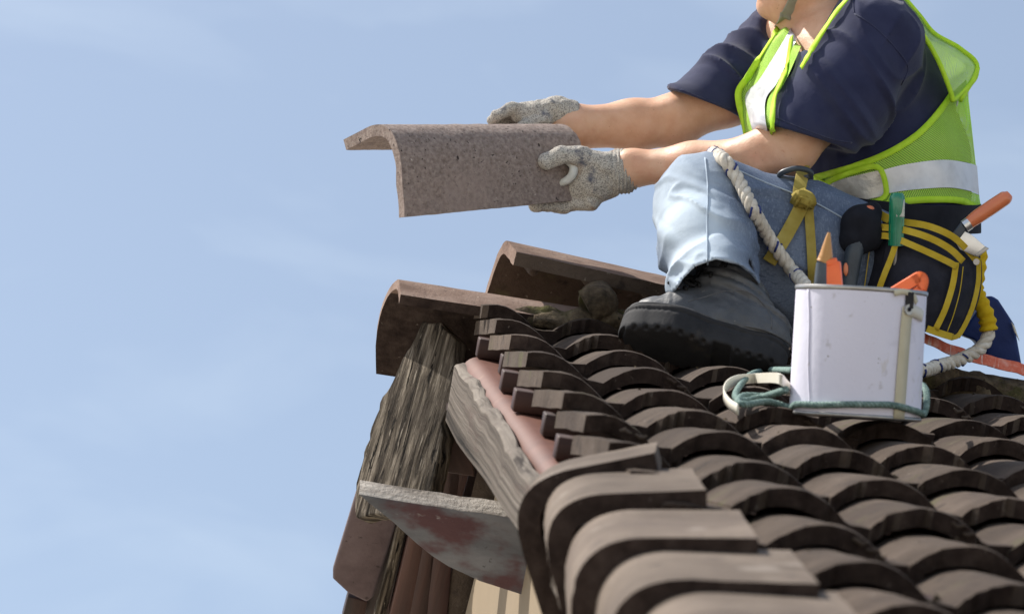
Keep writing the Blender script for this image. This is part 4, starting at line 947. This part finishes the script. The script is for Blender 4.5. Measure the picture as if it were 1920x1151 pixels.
# tools standing in the tin
def shaft(name, label, cat, segs, mats, group=None):
    t = thing(name, label, cat, T(segs[0][1][0])); 
    for nme, P, r, m in segs and [(s[0], s[1], s[2], s[3]) for s in segs]:
        V, F = tube_geo(T(smooth_path(P, 5)), np.interp(np.linspace(0, 1, (len(P) - 1) * 5 + 1), np.linspace(0, 1, len(r)), r), 14); obj(nme, V, F, m, t, auto=50)
    return t
zt = CZ + .0
shaft('chisel', 'pointed tool with amber wooden tip and dark grip standing in the tin', 'chisel',
      [('grip', [S(1538, 640, zt), S(1541, 545, zt), S(1545, 493, zt)], [.013, .0135, .0125], M['grip']), ('tip', [S(1545, 493, zt), S(1548, 484, zt), S(1552, 452, zt), S(1554.5, 436, zt)], [.0125, .0122, .0055, .0022], M['tip_wood'])], None)
def clamp(name, label, pts, wpx, th, loop=False):
    t = thing(name, label, 'hand tool', T(S(*pts[0])))
    P = smooth_path([S(*p) for p in pts], 6); V, F, uv = ribbon_geo(T(P), Sdir(0, 1, .1), .020, th)
    bevel(obj('handle', V, F, M['orange'], t, uv=uv), .002, 2, 40); return t
t = thing('clamp', 'short upright orange plastic handle at the left inside the tin', 'clamp', T(S(1560, 560, zt)))
V, F = box_geo(T(S(1556, 640, zt - .012)), Sdir(.026, 0, 0), Sdir(.004, .022, 0), Sdir(-.010, 0, .128)); bevel(obj('handle', V, F, M['orange'], t, smooth=False), .004, 3)
V, F = box_geo(T(S(1550, 502, zt - .013)), Sdir(.018, 0, .006), Sdir(.002, .024, 0), Sdir(-.002, 0, .011)); bevel(obj('pad', V, F, M['orange'], t, smooth=False), .003, 2)
t = thing('clamp', 'longer slanting orange plastic handle with a hollow grip at the right inside the tin', 'clamp', T(S(1680, 560, zt)))
for (p, q) in (((1640, 570), (1722, 520)), ((1672, 580), (1728, 543))):
    P = np.array([S(p[0], p[1], zt + .02), S(q[0], q[1], zt + .02)]); V, F, uv = ribbon_geo(T(smooth_path(P, 6)), Sdir(0, 1, 0), .024, .0175); bevel(obj('handle', V, F, M['orange'], t, uv=uv), .003, 2, 40)
P = smooth_path([S(1712, 526, zt + .02), S(1724, 518, zt + .02), S(1731, 526, zt + .02), S(1727, 544, zt + .02)], 6); V, F, uv = ribbon_geo(T(P), Sdir(0, 1, 0), .024, .015); obj('handle_end', V, F, M['orange'], t, uv=uv)
for x in (1560, 1690):
    V, F = box_geo(T(S(x, 640, zt + .03)), Sdir(.02, 0, .0), Sdir(0, .01, 0), Sdir(.01, 0, .07)); tp = None

# white plastic carrying loop and green cord of the tin
def Zr(px, py, n=.030):                                       # point on the tiles at height n, in the stage frame
    q = w2cam(plane_hit(px, py, R(0, 0, n), Nw)); return np.array([q[0], q[2] - 7, -q[1]])
P = smooth_path([S(1478, 740, CZ + .03), S(1474, 722, CZ + .03), S(1458, 709, CZ + .0), Zr(1420, 709, .035), Zr(1384, 712, .035), Zr(1364, 722, .035), Zr(1357, 738, .035), Zr(1366, 755, .036), Zr(1384, 768, .034)], 8)
V, F, uv = ribbon_geo(T(P), Sdir(.0, .25, -.97), .017, .0022)
ps = obj('plastic_strap', V, F, M['plastic_white'], None, uv=uv); tag(ps, 'ivory plastic strap looped on the tiles at the left foot of the paint tin', 'strap'); rebase(ps)
def can_pt(px, z, o=.006): return on_can(px, z, o)
cz = -.86
cord_path = [S(1486, 694, CZ + .10), Zr(1440, 694, .02), Zr(1405, 704, .03), Zr(1380, 736, .035), Zr(1388, 751, .036), Zr(1425, 745, .036), S(1474, 730, CZ - .02), Zr(1440, 742, .038), Zr(1395, 742, .038), Zr(1384, 754, .038), Zr(1402, 758, .038), Zr(1440, 753, .038), S(1480, 763, CZ - .01)] + \
    [can_pt(x, z) for x, z in ((1496, .016), (1530, .0165), (1580, .0200), (1620, .0215), (1660, .0225), (1700, .0165), (1716, .013))] + [S(1732, 776, CZ + .01), S(1737, 762, CZ + .03), S(1737, 735, CZ + .08), S(1730, 722, CZ + .14)]
G = Geo()
for V, F in rope_geo(T(smooth_path(cord_path, 10)), .0056, .020, 3, .003, 6): G.add(V, F)
cd = G.obj('cord', M['cord']); tag(cd, 'grey-green cord looped and tied round the foot of the paint tin', 'cord'); rebase(cd)

# rope over the knee and along the ridge, ending in a yellow sleeve
kn = drape(np.array([1342., 1356, 1372, 1390, 1412, 1436, 1462, 1486]), np.array([288., 298, 318, 348, 393, 436, 476, 508]), f_jeans, .0125)
rp = np.concatenate([[S(1352, 292, .10), S(1338, 288, .03)], kn[1:], [S(1504, 528, -.17), S(1560, 600, -.30), S(1640, 668, -.33), S(1720, 694, -.18), S(1760, 686, -.06), S(1800, 674, .0), S(1836, 655, .03), S(1852, 632, .04), S(1852, 612, .04)]])
rope = thing('rope', 'thick cream twisted rope over the knee, running behind the tin to a yellow sleeve', 'rope', T(S(1500, 540, -.15)))
gs = rope_geo(T(smooth_path(rp, 10)), .0128, .052, 3, .004, 8)
for k, (V, F) in enumerate(gs): obj('strand', V, F, M['rope'], rope)
Pq, sq = resample(T(smooth_path(rp, 10)), .004); Tn, Nn, Bn = frames(Pq)
for c in np.arange(.05, sq[-1], .052 * 1.9):
    m_ = (sq > c) & (sq < c + .016); ph = 2 * np.pi * (sq[m_] / .052) + .55
    if m_.sum() < 3: continue
    for dph in (0, 2.1, 4.2):
        Q = Pq[m_] + .0128 * 1.0 * (np.cos(ph + dph)[:, None] * Nn[m_] + np.sin(ph + dph)[:, None] * Bn[m_]); V, F = tube_geo(Q, .0021, 6); obj('tracer_yarn', V, F, M['rope_blue'], rope)
P = smooth_path([S(1854, 620, .04), S(1850, 595, .04), S(1838, 566, .04), S(1829, 540, .05), S(1834, 505, .06), S(1838, 470, .07)], 10)
V, F = tube_geo(T(P), np.linspace(.0165, .014, len(P)) * (1 + .12 * np.sin(np.arange(len(P)) * 1.1)), 14); obj('sleeve', V, F, M['yellow_soft'], rope)
# warning strap along the ridge
P = T(smooth_path([S(1725, 628, .02), S(1748, 640, .03), S(1780, 655, .06), S(1830, 670, .10), S(1880, 683, .12), S(1960, 704, .14)], 8))
V, F, uv = ribbon_geo(P + Nw * (vnoise(P * 50) * .002)[:, None], np.array([Sdir(.1, .35, .95 - .5 * t) for t in np.linspace(0, 1, len(P))]), np.linspace(.018, .026, len(P)), .002)
rs_ = obj('safety_strap', V, F, M['red_web'], None, uv=uv); tag(rs_, 'orange-red woven strap lying along the ridge at the right edge', 'strap'); rebase(rs_)
# blue bag behind
bg = thing('bag', 'royal blue nylon bag standing behind the ridge at the far right', 'bag', W(1875, 690, .25))
def prism(name, poly, Y, ext, mat, parent, bev=.006, dY=None):
    P = np.array([S(x, y, Y + (dY[i] if dY else 0)) for i, (x, y) in enumerate(poly)]); k = len(P); V = np.concatenate([P, P + np.asarray(ext, float)])
    F = [list(range(k)), list(range(k, 2 * k))[::-1]] + [[i, (i + 1) % k, k + (i + 1) % k, k + i] for i in range(k)]
    uv = np.stack([V[:, 0], V[:, 2]], 1); return bevel(obj(name, T(V), F, mat, parent, uv=uv, smooth=False), bev, 3, 25)
prism('bag_body', [(1845, 560), (1858, 553), (1872, 562), (1902, 608), (1917, 690), (1858, 690), (1838, 640)], .26, (.01, .16, .0), M['blue'], bg, .012)
prism('side_panel', [(1800, 622), (1812, 612), (1846, 562), (1848, 665), (1828, 638), (1806, 630)], .24, (.01, .14, .0), M['blue'], bg, .008)
prism('trim', [(1896, 603), (1903, 612), (1912, 640), (1902, 622)], .252, (0, .006, 0), M['plastic_white'], bg, .001)

# tool pouch on the belt
PB = -.06
def fy(px, py):                                                   # bulged front face of the pouch: depth at a photo point
    return PB + .06 * ((px - 1725.) / 120) ** 2 * 1.0 + .02 * ((py - 520.) / 130) ** 2
def ps_(px, py, o=0.): return S(px, py, fy(px, py) - o)
pouch = thing('tool_pouch', 'dark navy nylon tool pouch with yellow webbing trim hung at the hip', 'tool pouch', W(1740, 640, PB))
def panel(name, L_, R_, mat, off=0., depth=.07, nu=16, nv=14, wob=.002):
    A = resample(smooth_path(np.array(L_, float), 6), 3.)[0]; B = resample(smooth_path(np.array(R_, float), 6), 3.)[0]
    f_ = lambda Q: np.stack([np.interp(np.linspace(0, len(Q) - 1, nv), np.arange(len(Q)), Q[:, k]) for k in (0, 1)], 1)
    A, B = f_(A), f_(B); t = np.linspace(0, 1, nu)[:, None, None]; Gd = A[None] * (1 - t) + B[None] * t
    Fr = np.array([[ps_(x, y, off + .012 * math.sin(math.pi * i / (nu - 1)) * math.sin(math.pi * j / (nv - 1))) for j, (x, y) in enumerate(r)] for i, r in enumerate(Gd)])
    Fr[..., 1] += vnoise(Fr * 22) * wob
    Bk = Fr.copy(); Bk[..., 1] = Fr[..., 1] + depth
    V = np.concatenate([Fr.reshape(-1, 3), Bk.reshape(-1, 3)]); N_ = nu * nv; F = []
    for i in range(nu - 1):
        for j in range(nv - 1): a = i * nv + j; F += [[a, a + 1, a + nv + 1, a + nv], [N_ + a, N_ + a + nv, N_ + a + nv + 1, N_ + a + 1]]
    for i in range(nu - 1):
        for j in (0, nv - 1): a = i * nv + j; F.append([a, a + nv, N_ + a + nv, N_ + a])
    for j in range(nv - 1):
        for i in (0, nu - 1): a = i * nv + j; F.append([a, a + 1, N_ + a + 1, N_ + a])
    uv = np.stack([V[:, 0], V[:, 2]], 1); return obj(name, T(V), F, mat, pouch, uv=uv, auto=50)
panel('pouch_back', [(1622, 402), (1618, 450), (1616, 540), (1640, 600)], [(1800, 440), (1838, 478), (1836, 560), (1800, 634)], M['pouch'], -.012, .08)
panel('pouch_front', [(1642, 440), (1632, 500), (1620, 555), (1650, 600)], [(1818, 490), (1824, 540), (1806, 600), (1786, 634)], M['pouch'], .012, .05)
panel('pocket', [(1664, 450), (1652, 500), (1640, 560), (1650, 600)], [(1792, 492), (1788, 540), (1772, 590), (1752, 622)], M['pouch'], .024, .03)
def trim(pts, wd, off=.030, mat='yellow', name='trim'):
    Q = smooth_path(np.array(pts, float), 6); P = np.array([ps_(x, y, off) for x, y in Q]); tg = np.gradient(P, axis=0); wdir = np.cross(tg, np.array([0, 1., 0]))
    V, F, uv = ribbon_geo(T(P), Sdir_many(nrm(wdir)), wd, .0025); return obj(name, V, F, M[mat], pouch, uv=uv)
trim([(1652, 426), (1690, 430), (1740, 445), (1780, 466), (1806, 490)], .0125, .044)
trim([(1642, 442), (1670, 444), (1720, 464), (1770, 487), (1794, 500)], .0120, .043)
trim([(1692, 416), (1740, 424), (1785, 443), (1815, 470), (1832, 490)], .0125, .020)
trim([(1684, 442), (1672, 480), (1656, 520), (1642, 560)], .0110, .042)
trim([(1793, 492), (1786, 535), (1772, 580), (1754, 618)], .0110, .038)
trim([(1738, 616), (1760, 624), (1786, 632)], .013, .038)
trim([(1835, 484), (1834, 530), (1822, 580), (1800, 625), (1784, 634)], .009, .012)
trim([(1640, 396), (1652, 404), (1668, 412)], .016, .02)
trim([(1806, 500), (1800, 545), (1788, 590), (1776, 622)], .0016, .034, 'yellow', 'stitching')
trim([(1633, 450), (1626, 500), (1620, 545)], .0016, .030, 'yellow', 'stitching')
e = T(ps_(1830, 491, .022)); V, F = tube_geo(np.array([e, e + Sdir(0, -.006, 0)]), .006, 14); obj('rivet', V, F, M['steel'], pouch, auto=40)
# belt round the waist
V, F, uv = ribbon_geo(T(smooth_path([S(1600, 398, .05), S(1660, 405, .03), S(1730, 412, .03), S(1800, 412, .09), S(1838, 410, .22), S(1800, 400, .38), S(1700, 395, .42)], 8)), Sdir(0, 0, 1), .055, .004); obj('belt', V, F, M['black'], pouch, uv=uv)

# tools in the pouch
def ptube(name, P, r, m, parent, seg=16, auto=50):
    V, F = tube_geo(T(smooth_path(P, 6)), np.interp(np.linspace(0, 1, (len(P) - 1) * 6 + 1), np.linspace(0, 1, len(r)), r), seg); return obj(name, V, F, m, parent, auto=auto)
sd = thing('screwdriver', 'green translucent screwdriver handle upright in the middle of the tool pouch', 'screwdriver', W(1681, 440, PB))
P = [S(1680, 460, PB - .020), S(1681, 420, PB - .025), S(1682, 385, PB - .03), S(1682, 362, PB - .03)]
V, F = tube_geo(T(resample(smooth_path(P, 6), .004)[0]), .0145, 24); n_ = len(V) // 24; V = V.reshape(n_, 24, 3); cc = V.mean(1, keepdims=True); fl = 1 - .10 * (np.cos(np.arange(24) / 24 * 2 * np.pi * 6) > .3); tp = np.ones(n_); tp[-3:] = (.97, .88, .7)
obj('handle', (cc + (V - cc) * fl[None, :, None] * tp[:, None, None]).reshape(-1, 3), F, M['green'], sd, auto=35)
V, F = box_geo(T(S(1680, 407, PB - .0415)), Sdir(.016, 0, 0), Sdir(.001, .004, .033), Sdir(0, .004, 0)); bevel(obj('print', V, F, M['label_worn'], sd, smooth=False), .0015)
ptube('shaft', [S(1680, 460, PB - .02), S(1676, 520, PB - .01)], [.004, .004], M['steel'], sd)
hm = thing('hammer', 'hammer with blue-grey handle and orange spot hanging left of the tool pouch', 'hammer', W(1598, 530, PB))
ptube('handle', [S(1622, 415, PB - .01), S(1610, 440, PB - .015), S(1600, 480, PB - .02), S(1592, 530, PB - .02), S(1590, 570, PB - .02)], [.013, .0165, .017, .0155, .016], M['grip'], hm)
V, F = surfnet(lambda P: ell(P, S(1586, 505, PB - .036), (.005, .003, .013)), S(1575, 530, PB - .05), S(1600, 480, PB - .025), .002); obj('inlay', T(V), F, M['orange_wood'], hm)
lp = thing('hammer_loop', 'black fabric loop wrapped over the hammer beside the tool pouch', 'tool loop', W(1612, 450, PB))
def f_loop(P): return smin(chain(P, [S(1600, 448, PB - .005), S(1612, 418, PB - .0), S(1636, 398, PB + .01)], [.024, .031, .018], .02), chain(P, [S(1606, 455, PB - .01), S(1630, 445, PB)], [.02, .026], .02), .02) - .003 * vnoise(P * 40)
V, F = surfnet(f_loop, S(1565, 490, PB - .06), S(1670, 370, PB + .06), .004); obj('cloth', T(V), F, M['black'], lp)
V, F = surfnet(lambda P: ell(P, S(1629, 392, PB - .008), (.011, .01, .007)), S(1610, 410, PB - .03), S(1650, 375, PB + .01), .003); obj('patch', T(V), F, M['orange_wood'], lp)
br = thing('putty_knife', 'putty knife with orange handle and broad steel blade in the right of the pouch', 'putty knife', W(1820, 450, PB + .03))
YB = PB + .015
ptube('handle', [S(1816, 419, YB), S(1832, 407, YB), S(1860, 388, YB), S(1885, 371, YB), S(1893, 364, YB)], [.0115, .0135, .014, .0135, .0075], M['orange_wood'], br)
ptube('ferrule', [S(1808, 425, YB), S(1818, 418, YB)], [.012, .012], M['blade'], br)
prism('shank', [(1784, 440), (1803, 416), (1813, 430), (1796, 452)], YB - .006, (0, .012, 0), M['grip'], br, .003)
prism('blade', [(1783, 440), (1797, 428), (1822, 440), (1852, 466), (1832, 482), (1800, 468)], YB - .002, (0, .003, 0), M['blade'], br, .0006)
prism('edge', [(1848, 462), (1855, 466), (1834, 482), (1828, 478)], YB - .004, (0, .006, 0), M['steel'], br, .0008)
# olive webbing knotted on a karabiner over the thigh
fj = f_jeans
kb = thing('karabiner', 'dark oval karabiner lying on the thigh under the olive webbing', 'karabiner', W(1495, 328, 0))
kpts = [S(1462, 330, -.04), S(1470, 322, -.05), S(1495, 316, -.055), S(1517, 321, -.05), S(1519, 330, -.04), S(1500, 336, -.035), S(1474, 336, -.035)]
V, F = tube_geo(T(smooth_path(kpts, 8, True)), .0055, 10); obj('ring', V, F, M['grip'], kb)
web = thing('webbing', 'olive yellow webbing tied in a knot on the thigh, two loose ends hanging', 'webbing', W(1505, 380, -.1))
def wrib(pts, wd, off=.006, acr=None, tw=0.):
    Q = smooth_path(np.array(pts, float), 8); P = drape(Q[:, 0], Q[:, 1], fj, off)
    for _ in range(3): P[1:-1] = .25 * P[:-2] + .5 * P[1:-1] + .25 * P[2:]
    tg = np.gradient(P, axis=0); wdir = np.cross(tg, np.array([0, 1., 0])); V, F, uv = ribbon_geo(T(P), Sdir_many(nrm(wdir)), wd, .0028, .0008); obj('strap', V, F, M['olive'], web, uv=uv)
wrib([(1506, 310), (1504, 330), (1500, 348), (1498, 368)], .024, .014)
wrib([(1502, 388), (1490, 412), (1470, 448), (1452, 476), (1442, 492)], .026, .010)
wrib([(1516, 390), (1519, 430), (1522, 480), (1524, 540), (1522, 570)], .0175, .008)
kc = drape(np.array([1504.]), np.array([376.]), fj, .006)[0]
for pts, wd in (([(-.020, -.016, .004), (-.010, -.030, .012), (.008, -.032, .008), (.022, -.018, -.004), (.016, -.002, -.008)], .016), ([(-.018, -.010, -.006), (-.004, -.034, .000), (.012, -.034, -.006), (.026, -.012, -.012)], .014), ([(.010, -.006, .020), (-.002, -.024, .016), (-.016, -.026, .002), (-.020, -.008, -.010)], .015), ([(.012, -.012, -.018), (.020, -.030, -.008), (.016, -.030, .008), (.0, -.016, .018)], .013)):
    P = smooth_path(kc + .85 * np.array(pts), 8); V, F, uv = ribbon_geo(T(P), Sdir_many(nrm(np.cross(np.gradient(P, axis=0), P - kc - np.array([0, .005, 0])))), wd, .006, .003); obj('knot', V, F, M['olive'], web, uv=uv)
V, F = surfnet(lambda P: ell(P, kc + np.array([0, -.012, 0]), (.017, .014, .015)), kc - .04, kc + .04, .004); obj('knot', T(V), F, M['olive'], web)
